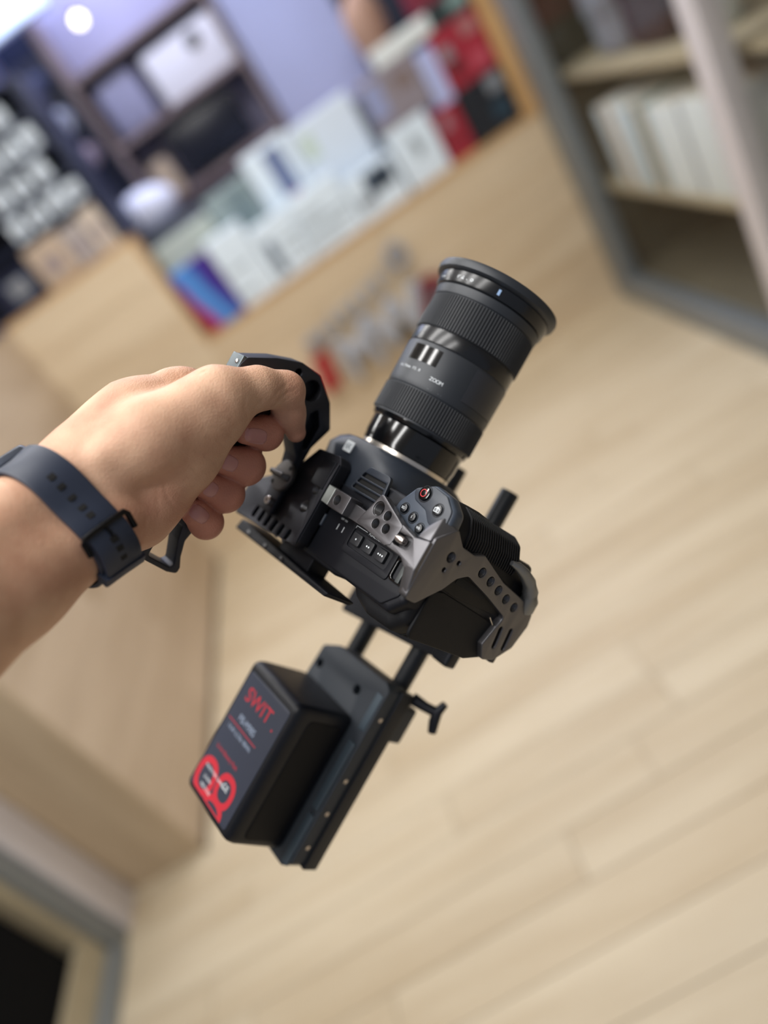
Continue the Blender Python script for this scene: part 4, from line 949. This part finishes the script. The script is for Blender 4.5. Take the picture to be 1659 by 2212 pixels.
def surface_net(fn, org, ax, n, h):
    """polygonise a distance field sampled on a box grid; ax 3x3 rows = grid axes"""
    I = np.stack(np.meshgrid(*[np.arange(k) for k in n], indexing='ij'), -1).astype(np.float32)
    V = np.empty(n, np.float32)
    C = I[::5, ::5, ::5]; D0 = fn(org + (C * h) @ ax)
    V = np.repeat(np.repeat(np.repeat(D0, 5, 0), 5, 1), 5, 2)[:n[0], :n[1], :n[2]].astype(np.float32)
    near = np.argwhere(np.abs(V) < 5.5 * h * 1.8)
    for i in range(0, len(near), 400000):
        c = near[i:i + 400000]; V[tuple(c.T)] = fn(org + (c * h) @ ax)
    S = V < 0
    cnt = np.zeros([k - 1 for k in n], np.int8); corners = [(a, b, c) for a in (0, 1) for b in (0, 1) for c in (0, 1)]
    sl = lambda c: tuple(slice(o, o + k - 1) for o, k in zip(c, n))
    for c in corners: cnt += S[sl(c)]
    act = (cnt > 0) & (cnt < 8); idx = np.argwhere(act); vid = np.full(act.shape, -1, np.int64); vid[act] = np.arange(len(idx))
    acc = np.zeros((len(idx), 3)); num = np.zeros(len(idx))
    for a in corners:
        for k in range(3):
            if a[k]: continue
            b = list(a); b[k] = 1
            va = V[tuple((idx + a).T)]; vb = V[tuple((idx + b).T)]; m = (va < 0) != (vb < 0)
            t = np.where(m, va / np.where(m, va - vb, 1), 0)
            p = idx + np.array(a); p = p.astype(float); p[:, k] += t; acc[m] += p[m]; num[m] += 1
    pts = org + (acc / num[:, None] * h) @ ax
    faces = []
    for k in range(3):
        s0 = [slice(1, m - 1) for m in n]; s0[k] = slice(0, n[k] - 1); s1 = list(s0); s1[k] = slice(1, n[k])
        A, B = S[tuple(s0)], S[tuple(s1)]; e = np.argwhere(A != B); flip = A[tuple(e.T)]
        off = np.ones(3, int); off[k] = 0; e = e + off
        u, v = (k + 1) % 3, (k + 2) % 3; q = []
        for du, dv in ((-1, -1), (0, -1), (0, 0), (-1, 0)):
            c = e.copy(); c[:, u] += du; c[:, v] += dv; q.append(vid[tuple(c.T)])
        q = np.stack(q, 1); q[~flip] = q[~flip][:, ::-1]; faces.append(q)
    return pts, np.concatenate(faces)
e0 = vp(193, 1080, 428) - vp(-420, 1560, 300); e0 /= np.linalg.norm(e0)
e1 = np.cross(np.array([0, 0, 1.0]), e0); e1 /= np.linalg.norm(e1); e2 = np.cross(e0, e1)
AX = np.stack([e0, e1, e2])
pc = np.array([p for s in ARM + THUMB + sum(FINGERS, []) for p in (s[0], s[2])]) @ AX.T
rad_ = np.array([p for s in ARM + THUMB + sum(FINGERS, []) for p in (s[1], s[3])])[:, None]
lo_, hi_ = (pc - rad_).min(0) - 6, (pc + rad_).max(0) + 6
HS = 1.25
nn = [int(math.ceil(v)) for v in (hi_ - lo_) / HS]
pts, fcs = surface_net(lambda P: arm_d(P, False), lo_ @ AX, AX, nn, HS)
for _ in range(2):   # pull the net onto the true surface
    g = np.stack([arm_d(pts + np.eye(3)[k] * 0.4) - arm_d(pts - np.eye(3)[k] * 0.4) for k in range(3)], -1) / 0.8
    d_ = arm_d(pts); pts = pts - g * (d_ / np.maximum((g * g).sum(-1), 0.3))[:, None] * 0.9
def v2w(P): return (np.asarray(P) * 0.001) @ VIEW + np.array(EYE)

M_skin = bpy.data.materials.new('skin'); M_skin.use_nodes = True
nt = M_skin.node_tree; b = nt.nodes['Principled BSDF']
b.inputs['Roughness'].default_value = 0.55; b.inputs['Specular IOR Level'].default_value = 0.35
b.inputs['Subsurface Weight'].default_value = 0.12; b.inputs['Subsurface Radius'].default_value = (1.0, 0.35, 0.2); b.inputs['Subsurface Scale'].default_value = 0.006
tc = nt.nodes.new('ShaderNodeTexCoord')
n1 = nt.nodes.new('ShaderNodeTexNoise'); n1.inputs['Scale'].default_value = 34; n1.inputs['Detail'].default_value = 4
rp = nt.nodes.new('ShaderNodeValToRGB'); rp.color_ramp.elements[0].position = 0.32; rp.color_ramp.elements[1].position = 0.68
rp.color_ramp.elements[0].color = lin(190, 145, 119); rp.color_ramp.elements[1].color = lin(214, 175, 146)
at_ = nt.nodes.new('ShaderNodeAttribute'); at_.attribute_name = 'flush'
mx = nt.nodes.new('ShaderNodeMix'); mx.data_type = 'RGBA'; mx.inputs['B'].default_value = lin(184, 116, 100)
nt.links.new(tc.outputs['Object'], n1.inputs['Vector']); nt.links.new(n1.outputs['Fac'], rp.inputs['Fac'])
nt.links.new(at_.outputs['Fac'], mx.inputs['Factor']); nt.links.new(rp.outputs['Color'], mx.inputs['A']); nt.links.new(mx.outputs['Result'], b.inputs['Base Color'])
vo = nt.nodes.new('ShaderNodeTexVoronoi'); vo.inputs['Scale'].default_value = 900
n2 = nt.nodes.new('ShaderNodeTexNoise'); n2.inputs['Scale'].default_value = 260; n2.inputs['Detail'].default_value = 5
ad = nt.nodes.new('ShaderNodeMath'); ad.operation = 'ADD'
bp = nt.nodes.new('ShaderNodeBump'); bp.inputs['Strength'].default_value = 0.3; bp.inputs['Distance'].default_value = 0.0006
for q in (vo, n2): nt.links.new(tc.outputs['Object'], q.inputs['Vector'])
nt.links.new(vo.outputs['Distance'], ad.inputs[0]); nt.links.new(n2.outputs['Fac'], ad.inputs[1]); nt.links.new(ad.outputs[0], bp.inputs['Height']); nt.links.new(bp.outputs['Normal'], b.inputs['Normal'])

wrist = v2w(vp(193, 1080, 428))
PERSON = bpy.data.objects.new('person', None)
me = bpy.data.meshes.new('person')
W_ = v2w(pts) - wrist
me.vertices.add(len(W_)); me.vertices.foreach_set('co', W_.astype(np.float32).ravel())
me.loops.add(len(fcs) * 4); me.loops.foreach_set('vertex_index', fcs[:, ::-1].astype(np.int32).ravel())
me.polygons.add(len(fcs)); me.polygons.foreach_set('loop_start', np.arange(0, len(fcs) * 4, 4, dtype=np.int32)); me.polygons.foreach_set('loop_total', np.full(len(fcs), 4, np.int32))
me.update(); me.validate()
me.polygons.foreach_set('use_smooth', [True] * len(me.polygons))
fl = np.minimum.reduce([group_d(pts, s, 4.0) for s in FINGERS]); fl = np.clip(1 - fl / 4.0, 0, 1) * 0.75
th_ = np.clip(1 - group_d(pts, THUMB[2:], 3.0) / 4.0, 0, 1) * 0.35
heel = 0.3 * np.exp(-((pts - vp(335, 1090, 430)) ** 2).sum(-1) / (2 * 18 ** 2))
at2 = me.attributes.new('flush', 'FLOAT', 'POINT'); at2.data.foreach_set('value', np.maximum.reduce([fl, th_, heel]).astype(np.float32))
me.materials.append(M_skin)
bpy.data.objects.remove(PERSON)
PERSON = bpy.data.objects.new('person', me); COL.objects.link(PERSON); PERSON.location = Vector(wrist.tolist())
tag(PERSON, 'bare forearm and left hand gripping the top handle of the camera, watch on the wrist', 'person')

# finger nails: curved plates lying on the skin
M_nail = mat('finger_nail', (186, 132, 126), 0.32, spec=0.5)
for fi, (cx, cy, la, lb_, ang) in enumerate(((553, 942, 25, 18, 8), (492, 999, 24, 18, 24), (449, 1053, 24, 18, 30), (430, 1110, 24, 17, 38))):
    XY, OF = [], []; fs = []; a0 = math.radians(ang); NU, NV = 12, 10
    for layer in (0, 1):
        for i in range(NU + 1):
            for j in range(NV + 1):
                u, v = -1 + 2 * i / NU, -1 + 2 * j / NV
                m = (abs(u) ** 3 + abs(v) ** 3) ** (1 / 3); s = max(abs(u), abs(v)); f = (s / m) if m > 0 else 1
                uu, vv = u * f * la * (1 - 0.05 * layer), v * f * lb_ * (1 - 0.05 * layer)
                XY.append((cx + uu * math.cos(a0) - vv * math.sin(a0), cy + uu * math.sin(a0) + vv * math.cos(a0)))
                OF.append(-0.7 if layer else 0.35 - 0.4 * s ** 4)
    XY = np.array(XY); OF = np.array(OF); D = np.full(len(XY), 430.0)
    DIR = np.stack([(XY[:, 0] - 829.5) / FPX, (XY[:, 1] - 1106) / FPX, np.ones(len(XY))], 1)
    for _ in range(80): D += (group_d(DIR * D[:, None], FINGERS[fi], 4.0) - OF) * 0.7
    vs = DIR * D[:, None]
    st = (NU + 1) * (NV + 1)
    for i in range(NU):
        for j in range(NV):
            q = i * (NV + 1) + j; fs.append((q, q + 1, q + NV + 2, q + NV + 1)); fs.append((st + q, st + q + NV + 1, st + q + NV + 2, st + q + 1))
    for i in range(NU):
        for j in (0, NV): q = i * (NV + 1) + j; fs.append((q, q + NV + 1, st + q + NV + 1, st + q))
    for j in range(NV):
        for i in (0, NU): q = i * (NV + 1) + j; fs.append((q, q + 1, st + q + 1, st + q))
    me_o = mesh_obj('finger_nail', v2w(vs) - wrist, fs, M_nail, PERSON, True)

# ------------------------------------------------------------------ watch
M_strap = mat('navy_strap_rubber', (34, 43, 62), 0.5, bump=0.1, bscale=2500)
M_buckle = mat('buckle_black_steel', (30, 30, 32), 0.28, 0.8)
WATCH = bpy.data.objects.new('wrist_watch', None); COL.objects.link(WATCH); WATCH.empty_display_size = 0.02
wc = vp(134, 1123, 415)
WATCH.location = Vector(v2w(wc).tolist()); tag(WATCH, 'wristwatch with a dark navy rubber strap on the forearm', 'watch')
wa = vp(193, 1080, 430) - vp(0, 1225, 388); wa /= np.linalg.norm(wa)      # along the forearm
wn = vp(45, 985, 446) - wc; wn -= wa * (wn @ wa); wn /= np.linalg.norm(wn)  # towards the watch case
wb_ = np.cross(wa, wn)
PH = 96; SW = (-12.5, 0.0, 12.5)
Rad = np.zeros((PH, 3)); phs = np.arange(PH) * 2 * math.pi / PH
DRS = np.cos(phs)[:, None] * wn + np.sin(phs)[:, None] * wb_
for j, s in enumerate(SW):
    t = np.full(PH, 62.0)
    for _ in range(90): t -= (arm_d(wc + wa * s + DRS * t[:, None], False) - 0.8) * 0.7
    Rad[:, j] = t
# smooth the band path round the wrist so it bridges hollows
for _ in range(10):
    sm = (np.roll(Rad, 1, 0) + np.roll(Rad, -1, 0) + 2 * Rad) / 4; Rad = np.maximum(Rad, sm)
for _ in range(4): Rad = (np.roll(Rad, 1, 0) + np.roll(Rad, -1, 0) + 2 * Rad) / 4
Rad += 0.4
def wpos(phi, s, off):
    f = (phi / (2 * math.pi) * PH) % PH; k = int(f); t = f - k
    R3 = Rad[k] * (1 - t) + Rad[(k + 1) % PH] * t
    r = np.interp(s, SW, R3)
    dr = math.cos(phi) * wn + math.sin(phi) * wb_
    return wc + wa * s + dr * (r + off)
def band(name, p0, p1, half, o0, o1, material, parent, n=60, taper=0.0, lift=0.0):
    vs, fs = [], []
    sec = [(-half, o0), (-half, o1 - 0.6), (-half + 0.9, o1), (0, o1), (half - 0.9, o1), (half, o1 - 0.6), (half, o0), (0, o0)]
    m = len(sec)
    for i in range(n + 1):
        t = i / n; ph = p0 + (p1 - p0) * t
        h = 1 - taper * max(0, (t - 0.8) / 0.2) ** 2
        for s, o in sec: vs.append(wpos(ph, s * h, o + lift * math.sin(math.pi * t)))
    for i in range(n):
        for j in range(m): fs.append((i * m + j, i * m + (j + 1) % m, (i + 1) * m + (j + 1) % m, (i + 1) * m + j))
    fs.append(tuple(range(m))[::-1]); fs.append(tuple(range(n * m, n * m + m)))
    me = bpy.data.meshes.new(name); me.from_pydata([tuple(v) for v in (v2w(np.array(vs)) - v2w(wc))], [], fs); me.update()
    bm = bmesh.new(); bm.from_mesh(me); bpy.data.meshes.remove(me)
    return bm_obj(name, bm, material, parent, angle=40)
# find the angle of a point seen on the strap
def phi_at(x, y, s=0.0, off=2.4):
    best = (1e9, 0)
    for k in range(720):
        ph = 2 * math.pi * k / 720; p = wpos(ph, s, off)
        dr = math.cos(ph) * wn + math.sin(ph) * wb_
        if dr @ p > 0: continue
        d = (p[0] / p[2] * FPX + 829.5 - x) ** 2 + (p[1] / p[2] * FPX + 1106 - y) ** 2
        if d < best[0]: best = (d, ph)
    return best[1]
ph_b = phi_at(210, 1150)
sg_ = 1 if math.sin(ph_b) > 0 else -1
ph_b = ph_b if sg_ > 0 else ph_b - 2 * math.pi
strap = band('strap', 0.0, 2 * math.pi, 12.4, 0.0, 2.5, M_strap, WATCH, 120)
tail = band('strap_tail', ph_b - 0.04 * sg_, ph_b + 1.0 * sg_, 11.6, 2.6, 5.0, M_strap, WATCH, 40, 0.35, 1.2)
kp = band('keeper_loop', ph_b + 0.62 * sg_, ph_b + 0.76 * sg_, 13.6, -0.2, 7.0, M_strap, WATCH, 10)
# slots in strap and tail
def patch(name, ph, s0, s1, dphi, off, material, parent, th=0.35):
    vs = [wpos(ph + a, s, o) for o in (off - 1.0, off + th) for a, s in ((-dphi, s0), (dphi, s0), (dphi, s1), (-dphi, s1))]
    fs = [(4, 5, 6, 7), (0, 1, 5, 4), (1, 2, 6, 5), (2, 3, 7, 6), (3, 0, 4, 7), (3, 2, 1, 0)]
    me = bpy.data.meshes.new(name); me.from_pydata([tuple(v) for v in (v2w(np.array(vs)) - v2w(wc))], [], fs); me.update()
    bm = bmesh.new(); bm.from_mesh(me); bpy.data.meshes.remove(me)
    bmesh.ops.bevel(bm, geom=list(bm.edges), offset=0.00025, segments=2, affect='EDGES')
    return bm_obj(name, bm, material, parent, angle=40)
for (x, y) in ((114, 1030), (135, 1051), (157, 1075), (173, 1101), (187, 1122)):
    ph = phi_at(x, y); patch('strap_hole', ph, -2.4, 2.4, 0.05, 2.4, M_pit, strap)
for k in range(3):
    patch('strap_hole', ph_b + (0.16 + 0.14 * k) * sg_, -2.2, 2.2, 0.04, 5.9, M_pit, tail)
# buckle frame
def bar_w(name, pts_, r, material, parent):
    bm = tube_bm([Vector((v2w(p) - v2w(wc)).tolist()) for p in pts_], r * 0.001, 12)
    return bm_obj(name, bm, material, parent, angle=60)
bk = []
for ph, s in ((ph_b - 0.05 * sg_, 13.2), (ph_b - 0.05 * sg_, -13.2)): pass
bar = bar_w('buckle', [wpos(ph_b + 0.22 * sg_, -14.6, 3.0), wpos(ph_b + 0.0 * sg_, -14.6, 4.6), wpos(ph_b - 0.05 * sg_, -13.4, 5.2), wpos(ph_b - 0.06 * sg_, -6, 5.6), wpos(ph_b - 0.06 * sg_, 0, 5.8), wpos(ph_b - 0.06 * sg_, 6, 5.6), wpos(ph_b - 0.05 * sg_, 13.4, 5.2), wpos(ph_b + 0.0 * sg_, 14.6, 4.6), wpos(ph_b + 0.22 * sg_, 14.6, 3.0)], 1.7, M_buckle, WATCH)
bar_w('buckle_tongue', [wpos(ph_b - 0.10 * sg_, 0, 4.8), wpos(ph_b + 0.05 * sg_, 0, 6.8), wpos(ph_b + 0.2 * sg_, 0, 4.0)], 0.9, M_buckle, bar)
# case on the back of the wrist
rc = float(np.mean(Rad[:3]))
def wbox(name, cn, hn, hs, hb, bev, material, parent, off_s=0.0, off_b=0.0):
    bm = box_bm((-hs, -hb, -hn), (hs, hb, hn), bev, 4)
    c0 = wn * cn + wa * off_s + wb_ * off_b
    for v in bm.verts:
        p = wa * v.co.x + wb_ * v.co.y + wn * v.co.z + c0; v.co = Vector((VIEW.T @ p * 0.001).tolist())
    return bm_obj(name, bm, material, parent, angle=40)
case = wbox('watch_case', rc + 5.0, 5.0, 18.5, 21, 3.5, mat('case_dark_steel', (52, 58, 70), 0.3, 0.7), WATCH)
wbox('watch_glass', rc + 10.1, 0.6, 16.5, 19, 0.5, M_gloss, case)
bm = lathe_bm([(2.6, 18.4), (2.8, 19), (2.8, 21.4), (2.2, 22), (0.05, 22)], (0, 0, 0), 'x', 20, cap=False)
for v in bm.verts:
    p = wa * v.co.x + wb_ * v.co.y + wn * (v.co.z + rc + 5); v.co = Vector((VIEW.T @ p * 0.001).tolist())
bm_obj('crown', bm, M_buckle, case, angle=40)
